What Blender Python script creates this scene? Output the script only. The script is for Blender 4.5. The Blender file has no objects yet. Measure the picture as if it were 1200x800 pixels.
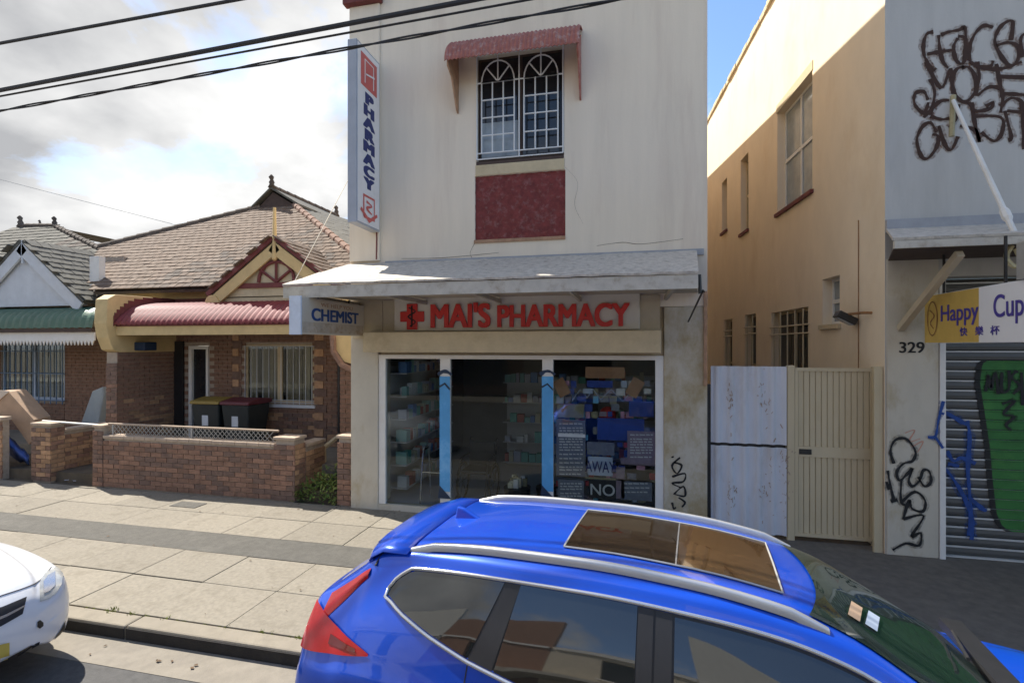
import bpy, bmesh, math, random
import numpy as np
from mathutils import Vector, Matrix
R = math.radians
rnd = random.Random(7)
sc = bpy.context.scene
col = sc.collection
# ------------------------------------------------------------------ camera
PHI = R(13.0); CH = 2.75; HOR = 405.0; FP = 600.0
CP, SP = math.cos(PHI), math.sin(PHI)
cd = bpy.data.cameras.new('camera'); cam = bpy.data.objects.new('camera', cd); col.objects.link(cam)
cam.location = (0, 0, CH); cam.rotation_euler = (R(90), 0, PHI)
cd.sensor_width = 36; cd.lens = 18.0; cd.shift_y = (HOR-400)/1200.0; cd.clip_end = 2000; cd.clip_start = 0.05
sc.camera = cam
# ------------------------------------------------------------------ sun and sky
SUN_EL = R(50); SUN_AZ = math.atan2(-.92, .38)
sv = Vector((math.sin(SUN_AZ)*math.cos(SUN_EL), math.cos(SUN_AZ)*math.cos(SUN_EL), math.sin(SUN_EL)))
sd = bpy.data.lights.new('sun', 'SUN'); sun = bpy.data.objects.new('sun', sd); col.objects.link(sun)
sd.energy = 2.65; sd.angle = R(0.6); sd.color = (1, .94, .85)
sun.rotation_euler = sv.to_track_quat('Z', 'Y').to_euler()
sc.view_settings.view_transform = 'Standard'; sc.view_settings.look = 'None'
sc.view_settings.exposure = 1.8; sc.view_settings.gamma = 1
w = bpy.data.worlds.new('World'); sc.world = w; w.use_nodes = True
def world():
    nt = w.node_tree; N = nt.nodes; L = nt.links; N.clear()
    out = N.new('ShaderNodeOutputWorld'); bg = N.new('ShaderNodeBackground'); bg.inputs[1].default_value = .08
    sky = N.new('ShaderNodeTexSky'); sky.sky_type = 'NISHITA'; sky.sun_disc = False
    sky.sun_elevation = SUN_EL; sky.sun_rotation = SUN_AZ; sky.air_density = 1.0; sky.dust_density = .3; sky.ozone_density = 4.0
    tc = N.new('ShaderNodeTexCoord'); sep = N.new('ShaderNodeSeparateXYZ'); L.new(tc.outputs['Generated'], sep.inputs[0])
    ad = N.new('ShaderNodeMath'); ad.operation = 'MAXIMUM'; ad.inputs[1].default_value = 0.0; L.new(sep.outputs[2], ad.inputs[0])
    ad2 = N.new('ShaderNodeMath'); ad2.operation = 'ADD'; ad2.inputs[1].default_value = .38; L.new(ad.outputs[0], ad2.inputs[0])
    dv = N.new('ShaderNodeVectorMath'); dv.operation = 'DIVIDE'
    cb = N.new('ShaderNodeCombineXYZ')
    for i in range(3): L.new(ad2.outputs[0], cb.inputs[i])
    L.new(tc.outputs['Generated'], dv.inputs[0]); L.new(cb.outputs[0], dv.inputs[1])
    mp = N.new('ShaderNodeMapping'); mp.inputs['Location'].default_value = (3.1, 1.7, 0); mp.inputs['Scale'].default_value = (1.15, 1.15, .7)
    L.new(dv.outputs[0], mp.inputs[0])
    n1 = N.new('ShaderNodeTexNoise'); n1.inputs['Scale'].default_value = 1.5; n1.inputs['Detail'].default_value = 9; n1.inputs['Roughness'].default_value = .58
    n1.inputs['Distortion'].default_value = .25
    L.new(mp.outputs[0], n1.inputs[0])
    # broken cloud: thicker towards the west, thinning to the east
    mx = N.new('ShaderNodeMath'); mx.operation = 'MULTIPLY_ADD'; mx.inputs[1].default_value = -.16; L.new(sep.outputs[0], mx.inputs[0]); L.new(n1.outputs['Fac'], mx.inputs[2])
    r1 = N.new('ShaderNodeValToRGB'); r1.color_ramp.elements[0].position = .44; r1.color_ramp.elements[1].position = .56
    L.new(mx.outputs[0], r1.inputs[0])
    n2 = N.new('ShaderNodeTexNoise'); n2.inputs['Scale'].default_value = 1.9; n2.inputs['Detail'].default_value = 7; n2.inputs['Roughness'].default_value = .5
    mp2 = N.new('ShaderNodeMapping'); mp2.inputs['Location'].default_value = (3.7, 4.1, 1.0); L.new(dv.outputs[0], mp2.inputs[0]); L.new(mp2.outputs[0], n2.inputs[0])
    r2 = N.new('ShaderNodeValToRGB'); e = r2.color_ramp.elements
    e[0].position = .42; e[0].color = (1.85, 1.88, 1.95, 1); e[1].position = .70; e[1].color = (4.5, 4.48, 4.4, 1)
    L.new(n2.outputs['Fac'], r2.inputs[0])
    mix = N.new('ShaderNodeMix'); mix.data_type = 'RGBA'; L.new(r1.outputs[0], mix.inputs[0]); L.new(sky.outputs[0], mix.inputs[6]); L.new(r2.outputs[0], mix.inputs[7])
    L.new(mix.outputs[2], bg.inputs[0]); L.new(bg.outputs[0], out.inputs[0])
world()
# ------------------------------------------------------------------ pixel of the photo (1200x800) to place
def ray(px, py):
    X = (px-600)/FP; Z = -(py-HOR)/FP
    return (X*CP-SP, X*SP+CP, Z)
def pv(px, py, v):
    d = ray(px, py); t = v/d[1]; return (t*d[0], v, CH+t*d[2])
def pz(px, py, z):
    d = ray(px, py); t = (z-CH)/d[2]; return (t*d[0], t*d[1], z)
def pu(px, py, u):
    d = ray(px, py); t = u/d[0]; return (u, t*d[1], CH+t*d[2])
def pplane(px, py, p0, n):
    d = ray(px, py); o = Vector((0, 0, CH)); D = Vector(d); t = (Vector(p0)-o).dot(Vector(n))/D.dot(Vector(n)); return tuple(o+D*t)
def U(px, v): return pv(px, HOR, v)[0]
def Z(px, py, v): return pv(px, py, v)[2]
# ------------------------------------------------------------------ materials
MATS = {}
def mat(name, c, rough=.8, var=.15, scale=6, metal=0, coat=0, bump=.0, bscale=60, streak=0, spec=.5, dirt=None, dscale=1.2, damt=.5, dpos=.52, rvar=0):
    if name in MATS: return MATS[name]
    m = bpy.data.materials.new(name); m.use_nodes = True; nt = m.node_tree; N = nt.nodes; L = nt.links
    b = N['Principled BSDF']; b.inputs['Roughness'].default_value = rough; b.inputs['Metallic'].default_value = metal
    b.inputs['Coat Weight'].default_value = coat; b.inputs['Specular IOR Level'].default_value = spec
    if coat: b.inputs['Coat Roughness'].default_value = .03
    tc = N.new('ShaderNodeTexCoord')
    n = N.new('ShaderNodeTexNoise'); n.inputs['Scale'].default_value = scale; n.inputs['Detail'].default_value = 6; n.inputs['Roughness'].default_value = .65
    src = tc.outputs['Object']
    oi = N.new('ShaderNodeObjectInfo')
    va = N.new('ShaderNodeVectorMath'); va.operation = 'ADD'; L.new(src, va.inputs[0])
    cb = N.new('ShaderNodeCombineXYZ'); ml = N.new('ShaderNodeMath'); ml.operation = 'MULTIPLY'; ml.inputs[1].default_value = 37.0
    L.new(oi.outputs['Random'], ml.inputs[0]); L.new(ml.outputs[0], cb.inputs[0]); L.new(cb.outputs[0], va.inputs[1]); src = va.outputs[0]
    if streak:
        mp = N.new('ShaderNodeMapping'); mp.inputs['Scale'].default_value = (1, 1, streak); L.new(src, mp.inputs[0]); L.new(mp.outputs[0], n.inputs[0])
    else: L.new(src, n.inputs[0])
    r = N.new('ShaderNodeValToRGB'); lo, hi = 1-var, 1+var*.6
    r.color_ramp.elements[0].color = (c[0]*lo, c[1]*lo, c[2]*lo, 1); r.color_ramp.elements[1].color = (min(c[0]*hi, .95), min(c[1]*hi, .95), min(c[2]*hi, .95), 1)
    r.color_ramp.elements[0].position = .3; r.color_ramp.elements[1].position = .7
    L.new(n.outputs['Fac'], r.inputs[0]); cout = r.outputs[0]
    if dirt:
        n3 = N.new('ShaderNodeTexNoise'); n3.inputs['Scale'].default_value = dscale; n3.inputs['Detail'].default_value = 8; n3.inputs['Roughness'].default_value = .7
        if streak:
            mp3 = N.new('ShaderNodeMapping'); mp3.inputs['Scale'].default_value = (1, 1, streak); mp3.inputs['Location'].default_value = (5, 3, 1); L.new(src, mp3.inputs[0]); L.new(mp3.outputs[0], n3.inputs[0])
        else: L.new(src, n3.inputs[0])
        r3 = N.new('ShaderNodeValToRGB'); r3.color_ramp.elements[0].position = dpos; r3.color_ramp.elements[1].position = dpos+.2
        r3.color_ramp.elements[1].color = (damt, damt, damt, 1); L.new(n3.outputs['Fac'], r3.inputs[0])
        mx = N.new('ShaderNodeMix'); mx.data_type = 'RGBA'; L.new(r3.outputs[0], mx.inputs[0]); L.new(cout, mx.inputs[6]); mx.inputs[7].default_value = (*dirt, 1); cout = mx.outputs[2]
    if rvar:
        mr = N.new('ShaderNodeMapRange'); mr.inputs[3].default_value = 1-rvar; mr.inputs[4].default_value = 1+rvar; L.new(oi.outputs['Random'], mr.inputs[0])
        hs_ = N.new('ShaderNodeHueSaturation'); L.new(mr.outputs[0], hs_.inputs['Value']); L.new(cout, hs_.inputs['Color']); cout = hs_.outputs[0]
    L.new(cout, b.inputs['Base Color'])
    if bump:
        nb = N.new('ShaderNodeTexNoise'); nb.inputs['Scale'].default_value = bscale; nb.inputs['Detail'].default_value = 4; L.new(src, nb.inputs[0])
        bp = N.new('ShaderNodeBump'); bp.inputs['Strength'].default_value = bump; bp.inputs['Distance'].default_value = .01
        L.new(nb.outputs['Fac'], bp.inputs['Height']); L.new(bp.outputs[0], b.inputs['Normal'])
    MATS[name] = m; return m
def glass(name, tint, refl=.06, rough=.02):
    m = bpy.data.materials.new(name); m.use_nodes = True; nt = m.node_tree; N = nt.nodes; L = nt.links; N.clear()
    o = N.new('ShaderNodeOutputMaterial'); t = N.new('ShaderNodeBsdfTransparent'); t.inputs[0].default_value = (*tint, 1)
    g = N.new('ShaderNodeBsdfGlossy'); g.inputs['Roughness'].default_value = rough; g.inputs[0].default_value = (.95, .97, .97, 1)
    f = N.new('ShaderNodeFresnel'); f.inputs[0].default_value = 1.5
    a = N.new('ShaderNodeMath'); a.operation = 'MULTIPLY'; a.inputs[1].default_value = refl; L.new(f.outputs[0], a.inputs[0])
    mx = N.new('ShaderNodeMixShader'); L.new(a.outputs[0], mx.inputs[0]); L.new(t.outputs[0], mx.inputs[1]); L.new(g.outputs[0], mx.inputs[2]); L.new(mx.outputs[0], o.inputs[0])
    MATS[name] = m; return m
def M(n): return MATS[n]
mat('asphalt', (.085, .083, .08), .9, .25, 14, bump=.5, bscale=180, dirt=(.12, .115, .105), dscale=.8)
mat('asphalt_strip', (.095, .09, .078), .9, .22, 12, bump=.5, bscale=200, dirt=(.16, .15, .13), dscale=2)
mat('concrete_slab', (.24, .215, .17), .92, .2, 22, bump=.4, bscale=150, dirt=(.15, .13, .095), dscale=4.5, damt=.7, rvar=.10)
mat('concrete_gutter', (.23, .205, .165), .9, .18, 6, bump=.3, bscale=110, dirt=(.16, .14, .12), dscale=2.5)
mat('kerb_stone', (.25, .22, .17), .9, .2, 6, bump=.3, bscale=110, dirt=(.2, .17, .14), dscale=3)
mat('earth', (.12, .095, .065), 1, .3, 4, bump=.5, bscale=40)
mat('render_cream', (.78, .675, .53), .85, .07, 3.5, bump=.15, bscale=30, dirt=(.60, .475, .37), dscale=1.6, damt=.6, streak=.10)
mat('render_pillar', (.55, .50, .40), .85, .1, 3, bump=.12, bscale=50, dirt=(.36, .27, .13), dscale=2.2, damt=.75, streak=.5)
mat('render_stained', (.55, .50, .40), .85, .1, 3, bump=.12, bscale=50, dirt=(.33, .24, .10), dscale=1.6, damt=.8, streak=.6, dpos=.43)
mat('render_grey', (.50, .485, .45), .85, .08, 4, bump=.15, bscale=30, dirt=(.38, .37, .34), dscale=1.5, damt=.55, streak=.15)
mat('render_peach', (.80, .665, .48), .85, .06, 2, bump=.1, bscale=40, dirt=(.68, .52, .33), dscale=1.1, damt=.6, streak=.5)
mat('render_lintel', (.52, .44, .29), .85, .1, 3)
mat('paint_beige', (.50, .42, .29), .6, .08, 4, dirt=(.4, .32, .2), dscale=3)
mat('paint_cream', (.58, .47, .29), .7, .12, 5, dirt=(.36, .26, .14), dscale=3)
mat('paint_yellowcream', (.62, .46, .22), .75, .12, 4, dirt=(.42, .30, .13), dscale=3)
mat('paint_white', (.74, .72, .67), .6, .08, 6, dirt=(.5, .46, .38), dscale=3)
mat('paint_bluewhite', (.62, .67, .74), .5, .1, 10, dirt=(.5, .52, .55), dscale=9)
mat('paint_greywhite', (.60, .62, .64), .6, .1, 5)
mat('awning_top', (.54, .49, .415), .8, .22, 16, dirt=(.17, .14, .11), dscale=11, damt=.7, dpos=.50)
mat('awning_fascia', (.52, .48, .40), .7, .14, 7, dirt=(.24, .17, .10), dscale=6, damt=.7, dpos=.5)
mat('soffit', (.42, .38, .31), .8, .15, 4)
mat('flashing', (.34, .345, .36), .6, .15, 5)
mat('brick', (.265, .15, .10), .9, .35, 12, bump=.4, bscale=60, rvar=.2)
mat('brick_dark', (.19, .12, .09), .9, .35, 9, bump=.3, bscale=60)
mat('brick_orange', (.42, .25, .14), .9, .3, 12, bump=.4, bscale=60, rvar=.22)
mat('mortar', (.38, .31, .24), .95, .2, 15)
mat('coping', (.46, .36, .27), .9, .2, 8, bump=.3)
mat('tile_a', (.14, .097, .068), .9, .35, 7, bump=.3, bscale=40, dirt=(.27, .22, .17), dscale=5, rvar=.25)
mat('tile_b', (.10, .077, .06), .9, .35, 7, bump=.3, bscale=40, dirt=(.21, .18, .14), dscale=5, rvar=.25)
mat('tile_c', (.175, .13, .098), .9, .35, 7, bump=.3, bscale=40, dirt=(.13, .10, .08), dscale=5, rvar=.25)
mat('tile_grey', (.105, .10, .082), .9, .3, 7, bump=.3, bscale=40, dirt=(.2, .19, .15), dscale=5)
mat('terracotta', (.24, .145, .105), .9, .3, 8, bump=.2, dirt=(.4, .3, .25), dscale=9)
mat('terracotta_hood', (.36, .13, .10), .8, .25, 12, dirt=(.5, .42, .38), dscale=10, damt=.8)
mat('maroon', (.16, .038, .035), .7, .2, 6)
mat('red_panel', (.20, .040, .035), .85, .35, 14, bump=.6, bscale=50, dirt=(.36, .22, .2), dscale=12, damt=.5)
mat('red_sheet', (.19, .028, .032), .6, .2, 5, dirt=(.24, .075, .07), dscale=4)
mat('green_sheet', (.06, .13, .085), .5, .2, 5, dirt=(.16, .22, .17), dscale=4)
mat('timber_dark', (.07, .045, .035), .8, .3, 8)
mat('window_dark', (.02, .022, .025), .06, .2, 3, spec=.6)
mat('window_grey', (.30, .34, .36), .15, .3, 3)
mat('curtain', (.55, .57, .58), .9, .2, 6, streak=.2)
mat('blind', (.50, .41, .27), .8, .12, 5)
mat('metal_dark', (.035, .033, .03), .5, .3, 8, metal=.3)
mat('black_plastic', (.02, .02, .022), .45, .2, 8)
mat('rubber', (.015, .015, .015), .8, .2, 8)
mat('bin_green', (.022, .028, .028), .55, .2, 6)
mat('bin_yellow', (.30, .20, .04), .55, .15, 6)
mat('bin_red', (.12, .022, .03), .55, .15, 6)
mat('white_metal', (.72, .72, .70), .4, .06, 8)
mat('galv', (.44, .44, .42), .45, .15, 8, metal=.4)
mat('corrugated_white', (.60, .61, .64), .6, .07, 3, dirt=(.40, .34, .28), dscale=3, damt=.5, streak=.35)
mat('gate_cream', (.54, .45, .29), .6, .06, 3, dirt=(.42, .32, .17), dscale=3, streak=.35)
mat('shutter_metal', (.105, .105, .10), .5, .1, 4, metal=.25, dirt=(.07, .065, .06), dscale=2)
mat('shutter_lip_lit', (.56, .56, .53), .4, .1, 5)  # paler than the slats: lit highlight put into the lip colour
mat('red_letter', (.60, .03, .022), .45, .08, 8)
mat('navy_letter', (.012, .025, .14), .5, .08, 8)
mat('blue_letter', (.01, .06, .22), .5, .08, 8)
mat('violet_letter', (.07, .05, .30), .5, .08, 8)
mat('red_logo', (.62, .12, .10), .5, .1, 8)
mat('sign_cream', (.56, .50, .40), .6, .05, 3, dirt=(.45, .38, .28), dscale=3)
mat('sign_face', (.82, .78, .74), .5, .04, 3, dirt=(.6, .55, .5), dscale=3)
mat('sign_grey', (.36, .38, .42), .5, .1, 3)
mat('rust', (.30, .15, .06), .9, .4, 14)
mat('sign_yellow', (.62, .42, .10), .6, .1, 4)
mat('sign_white', (.80, .80, .80), .5, .03, 3)
mat('spray_brown', (.05, .022, .012), .8, .2, 10)
mat('spray_black', (.012, .012, .012), .7, .2, 10)
mat('spray_blue', (.015, .06, .25), .7, .3, 10)
mat('spray_green', (.035, .17, .035), .7, .3, 3, dirt=(.08, .27, .05), dscale=2.5, damt=.6)
mat('spray_pink', (.55, .28, .2), .8, .2, 10)
mat('leaf', (.12, .20, .035), .7, .4, 5)
mat('leaf_light', (.24, .28, .06), .7, .4, 5)
mat('cardboard', (.42, .285, .185), .85, .15, 5)
mat('cardboard_top', (.62, .52, .42), .85, .15, 5)
mat('blue_tarp', (.03, .08, .30), .6, .2, 5)
mat('mattress', (.34, .37, .36), .85, .1, 5)
mat('shop_floor', (.48, .51, .58), .35, .1, 3)
mat('shop_wall', (.30, .29, .27), .8, .1, 3)
mat('shelf', (.6, .6, .58), .5, .1, 3)
for i, c in enumerate([(.75, .75, .72), (.15, .5, .42), (.55, .14, .10), (.14, .3, .6), (.65, .6, .42), (.3, .55, .5), (.5, .52, .6)]): mat('product_%d' % i, c, .5, .1, 5)
mat('banner_blue', (.09, .36, .68), .5, .15, 3, dirt=(.35, .62, .82), dscale=3)
mat('banner_dark', (.01, .03, .07), .5, .1, 3)
mat('poster_grey', (.20, .21, .24), .6, .2, 14, dirt=(.34, .34, .38), dscale=16)
mat('poster_mauve', (.30, .22, .25), .6, .2, 14, dirt=(.44, .36, .4), dscale=16)
mat('poster_blue', (.02, .06, .30), .5, .2, 6)
mat('poster_pale', (.45, .52, .62), .6, .1, 6)
mat('poster_yellow', (.30, .27, .15), .6, .2, 6)
mat('poster_black', (.02, .02, .02), .6, .2, 6)
mat('poster_orange', (.40, .20, .09), .6, .2, 9)
mat('car_blue', (.005, .080, .62), .28, .03, 3, metal=.3, coat=1.0, dirt=(.02, .10, .58), dscale=4, damt=.4)
mat('car_white', (.74, .75, .76), .3, .03, 3, coat=.8)
mat('car_glass', (.012, .014, .014), .03, .15, 4, spec=.8, coat=1)
mat('car_glass_green', (.022, .036, .030), .04, .25, 3, spec=.8, coat=.6)
mat('sunroof', (.055, .031, .014), .07, .4, 40, spec=.8, coat=.6, dirt=(.11, .065, .03), dscale=60)
mat('sunroof_dark', (.020, .013, .008), .06, .4, 40, spec=.8, coat=.6, dirt=(.06, .042, .026), dscale=60)
mat('chrome', (.62, .63, .65), .22, .05, 8, metal=.8)
mat('rail_silver', (.55, .56, .57), .35, .06, 8, metal=.6)
mat('lamp_red', (.42, .006, .010), .2, .15, 10, coat=.3)
mat('lamp_red_dark', (.13, .004, .006), .2, .2, 10, coat=1)
mat('lamp_clear', (.50, .50, .46), .1, .3, 16, coat=1)
mat('plate_yellow', (.6, .45, .08), .5, .1, 6)
mat('opposite_render', (.62, .54, .41), .85, .1, 3, dirt=(.4, .34, .25), dscale=1)
mat('wire_black', (.02, .02, .022), .6, .1, 5)
mat('paper', (.7, .68, .62), .8, .15, 5)
mat('rusty_rod', (.42, .36, .2), .7, .3, 9)
mat('haze_stain', (.42, .25, .15), .9, .3, 10)
glass('shop_glass', (.84, .87, .87), .5)
glass('house_glass', (.75, .78, .78), .6)
# ------------------------------------------------------------------ object helpers
ORG = {}
def link(o, parent):
    col.objects.link(o)
    if parent is not None: o.parent = parent
def thing(name, label, cat, loc=(0, 0, 0), group=None):
    o = bpy.data.objects.new(name, None); col.objects.link(o); o.location = loc; ORG[o.name] = Vector(loc)
    o.empty_display_size = .2
    o['label'] = label; o['category'] = cat
    if group: o['group'] = group
    return o
def tag(o, label, cat, group=None):
    o['label'] = label; o['category'] = cat
    if group: o['group'] = group
    return o
def struct(o): o['kind'] = 'structure'; return o
def stuff(o): o['kind'] = 'stuff'; return o
def org(o):
    p = Vector((0, 0, 0))
    while o is not None: p = p+o.location; o = o.parent
    return p
class MB:
    def __init__(s): s.b = bmesh.new()
    def v(s, *p): return [s.b.verts.new(q) for q in p]
    def face(s, pts):
        try: return s.b.faces.new([s.b.verts.new(p) for p in pts])
        except Exception: return None
    def box(s, x0, x1, y0, y1, z0, z1, mtx=None):
        P = [(x, y, z) for z in (z0, z1) for y in (y0, y1) for x in (x0, x1)]
        if mtx is not None: P = [tuple(mtx @ Vector(p)) for p in P]
        V = s.v(*P)
        for f in ((0, 2, 3, 1), (4, 5, 7, 6), (0, 1, 5, 4), (2, 6, 7, 3), (0, 4, 6, 2), (1, 3, 7, 5)): s.b.faces.new([V[i] for i in f])
        return s
    def prism(s, pts, d):   # polygon (3D points) pushed along vector d
        A = s.v(*pts); B = s.v(*[tuple(Vector(p)+Vector(d)) for p in pts]); n = len(pts)
        try:
            s.b.faces.new(A); s.b.faces.new(B[::-1])
            for i in range(n): s.b.faces.new((A[i], B[i], B[(i+1) % n], A[(i+1) % n]))
        except Exception: pass
        return s
    def tube(s, pts, r, n=6, cap=True, closed=False):
        pts = [Vector(p) for p in pts]; rings = []; m = len(pts)
        up = Vector((0, 0, 1))
        for i, p in enumerate(pts):
            if closed: d = pts[(i+1) % m]-pts[i-1]
            else: d = pts[min(i+1, m-1)]-pts[max(i-1, 0)]
            if d.length < 1e-7: d = Vector((1, 0, 0))
            d.normalize(); a = d.cross(up if abs(d.z) < .95 else Vector((0, 1, 0))); a.normalize(); b = d.cross(a)
            rr = r[i] if isinstance(r, (list, tuple)) else r
            rings.append(s.v(*[tuple(p+(a*math.cos(t)+b*math.sin(t))*rr) for t in [2*math.pi*(k+.5)/n for k in range(n)]]))
        for i in range(m if closed else m-1):
            A, B = rings[i], rings[(i+1) % m]
            for k in range(n): s.b.faces.new((A[k], A[(k+1) % n], B[(k+1) % n], B[k]))
        if cap and not closed: s.b.faces.new(rings[0]); s.b.faces.new(rings[-1][::-1])
        return s
    def grid(s, G, thick=None):
        V = [[s.b.verts.new(p) for p in row] for row in G]
        for i in range(len(V)-1):
            for j in range(len(V[0])-1):
                try: s.b.faces.new((V[i][j], V[i+1][j], V[i+1][j+1], V[i][j+1]))
                except Exception: pass
        return s
    def build(s, name, m, parent=None, smooth=False, bevel=0, weld=False, kind=None, solid=0):
        if weld: bmesh.ops.remove_doubles(s.b, verts=s.b.verts, dist=1e-4)
        bmesh.ops.recalc_face_normals(s.b, faces=s.b.faces)
        if parent is not None:
            o_ = org(parent); bmesh.ops.translate(s.b, verts=s.b.verts, vec=-o_)
        me = bpy.data.meshes.new(name); s.b.to_mesh(me); s.b.free()
        me.materials.append(MATS[m] if isinstance(m, str) else m)
        if smooth:
            for p in me.polygons: p.use_smooth = True
        o = bpy.data.objects.new(name, me); link(o, parent)
        if bevel:
            md = o.modifiers.new('bevel', 'BEVEL'); md.width = bevel; md.segments = 2; md.limit_method = 'ANGLE'
        if solid:
            md = o.modifiers.new('solid', 'SOLIDIFY'); md.thickness = solid; md.offset = 0
        if kind: o['kind'] = kind
        return o
def box(name, m, parent, x0, x1, y0, y1, z0, z1, **k): return MB().box(x0, x1, y0, y1, z0, z1).build(name, m, parent, **k)
def top_box(name, m, label, cat, *a, **k): return tag(box(name, m, None, *a, **k), label, cat)
def cr(pts, n=5):
    P = [np.array(p, float) for p in pts]; out = []
    if len(P) < 3: return [tuple(p) for p in P]
    for i in range(len(P)-1):
        p0 = P[max(i-1, 0)]; p1 = P[i]; p2 = P[i+1]; p3 = P[min(i+2, len(P)-1)]
        for k in range(n):
            t = k/n; out.append(tuple(.5*((2*p1)+(p2-p0)*t+(2*p0-5*p1+4*p2-p3)*t*t+(3*p1-p0-3*p2+p3)*t**3)))
    out.append(tuple(P[-1])); return out
NST = 0
def ribbon(mb, pts, wid, nrm=(0, -1, 0)):
    """flat brush stroke lying on a wall (nrm = the wall's outward normal)"""
    global NST
    NST = (NST+1) % 30; n = Vector(nrm); P = [Vector(p)+n*NST*.0001 for p in pts]; L_, R_ = [], []
    for i, p in enumerate(P):
        d = P[min(i+1, len(P)-1)]-P[max(i-1, 0)]
        if d.length < 1e-6: d = Vector((0, 0, 1))
        d.normalize(); a = d.cross(n); a.normalize(); ww = wid*(.85+.22*math.sin(i*.55+NST)+.12*math.sin(i*1.7))
        L_.append(mb.b.verts.new(p+a*ww/2)); R_.append(mb.b.verts.new(p-a*ww/2))
    for i in range(len(P)-1):
        try: mb.b.faces.new((L_[i], L_[i+1], R_[i+1], R_[i]))
        except Exception: pass
def text(s, name, m, parent, origin, xdir, up, size, depth=.004, bold=0.0, align='LEFT', sx=1.0, shear=0.0, spacing=1.0):
    cu = bpy.data.curves.new(name, 'FONT'); cu.body = s; cu.size = size; cu.extrude = depth; cu.align_x = align; cu.shear = shear; cu.space_character = spacing
    tmp = bpy.data.objects.new(name+'_tmp', cu); col.objects.link(tmp)
    dg = bpy.context.evaluated_depsgraph_get(); me = bpy.data.meshes.new_from_object(tmp.evaluated_get(dg)); bpy.data.objects.remove(tmp)
    if bold:
        bb = bmesh.new(); k_ = 0
        for ox in (-1, -.33, .33, 1):
            for oy in (-.5, .5):
                t_ = me.copy(); t_.transform(Matrix.Translation((ox*bold, oy*bold, k_*.0003*size))); bb.from_mesh(t_); bpy.data.meshes.remove(t_); k_ += 1
        bb.to_mesh(me); bb.free()
    X = Vector(xdir).normalized(); Y = Vector(up).normalized(); Zn = X.cross(Y)
    mt = Matrix(((X.x*sx, Y.x, Zn.x, origin[0]), (X.y*sx, Y.y, Zn.y, origin[1]), (X.z*sx, Y.z, Zn.z, origin[2]), (0, 0, 0, 1)))
    o_ = org(parent) if parent is not None else Vector((0, 0, 0))
    me.transform(Matrix.Translation(-o_) @ mt); me.name = name
    me.materials.clear(); me.materials.append(MATS[m])
    o = bpy.data.objects.new(name, me); link(o, parent); return o
def bricks(parent, o, xd, nd, L, H, depth=.02, limit=300, mats=('brick',), bw=.23, bh=.076, gap=.01, bonds=True, proto={}, skip=None):
    """brick skin: pieces as parts up to limit, the remainder joined as one stuff part"""
    o = Vector(o); xd = Vector(xd).normalized(); nd = Vector(nd).normalized(); up = Vector((0, 0, 1)); pr = []
    P = org(parent); rows = int(H/(bh+gap)); cnt = 0; rest = MB(); nrest = 0
    rot = Matrix((xd, nd, up)).transposed().to_4x4()
    key = (bw, bh, depth)
    for r in range(rows):
        x = -(bw+gap)/2 if r % 2 else 0.0
        while x < L-1e-3:
            a = max(x, 0); b_ = min(x+bw, L); x += bw+gap
            if b_-a < .03: continue
            zc = r*(bh+gap)+bh/2
            if skip and skip((a+b_)/2, zc): continue
            pos = o+xd*((a+b_)/2)+up*(zc+gap/2)+nd*(depth/2+rnd.uniform(-.003, .003))
            w_ = b_-a
            if cnt < limit:
                mi = rnd.choice(mats)
                k2 = (key, mi, round(w_, 3))
                me = proto.get(k2)
                if me is None:
                    t = MB().box(-w_/2, w_/2, -depth/2, depth/2, -bh/2, bh/2); me = bpy.data.meshes.new('brick'); t.b.to_mesh(me); t.b.free(); me.materials.append(MATS[mi]); proto[k2] = me
                ob = bpy.data.objects.new('brick', me); link(ob, parent); ob.matrix_local = Matrix.Translation(pos-P) @ rot; cnt += 1
            else:
                mt = Matrix.Translation(pos) @ rot; rest.box(-w_/2, w_/2, -depth/2, depth/2, -bh/2, bh/2, mt); nrest += 1
    if nrest: rest.build('brickwork', mats[0], parent, kind='stuff')
    else: rest.b.free()
    return cnt
def in_poly(x, y, poly):
    c = False; n = len(poly)
    for i in range(n):
        x1, y1 = poly[i]; x2, y2 = poly[i-1]
        if (y1 > y) != (y2 > y) and x < (x2-x1)*(y-y1)/(y2-y1)+x1: c = not c
    return c
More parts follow.
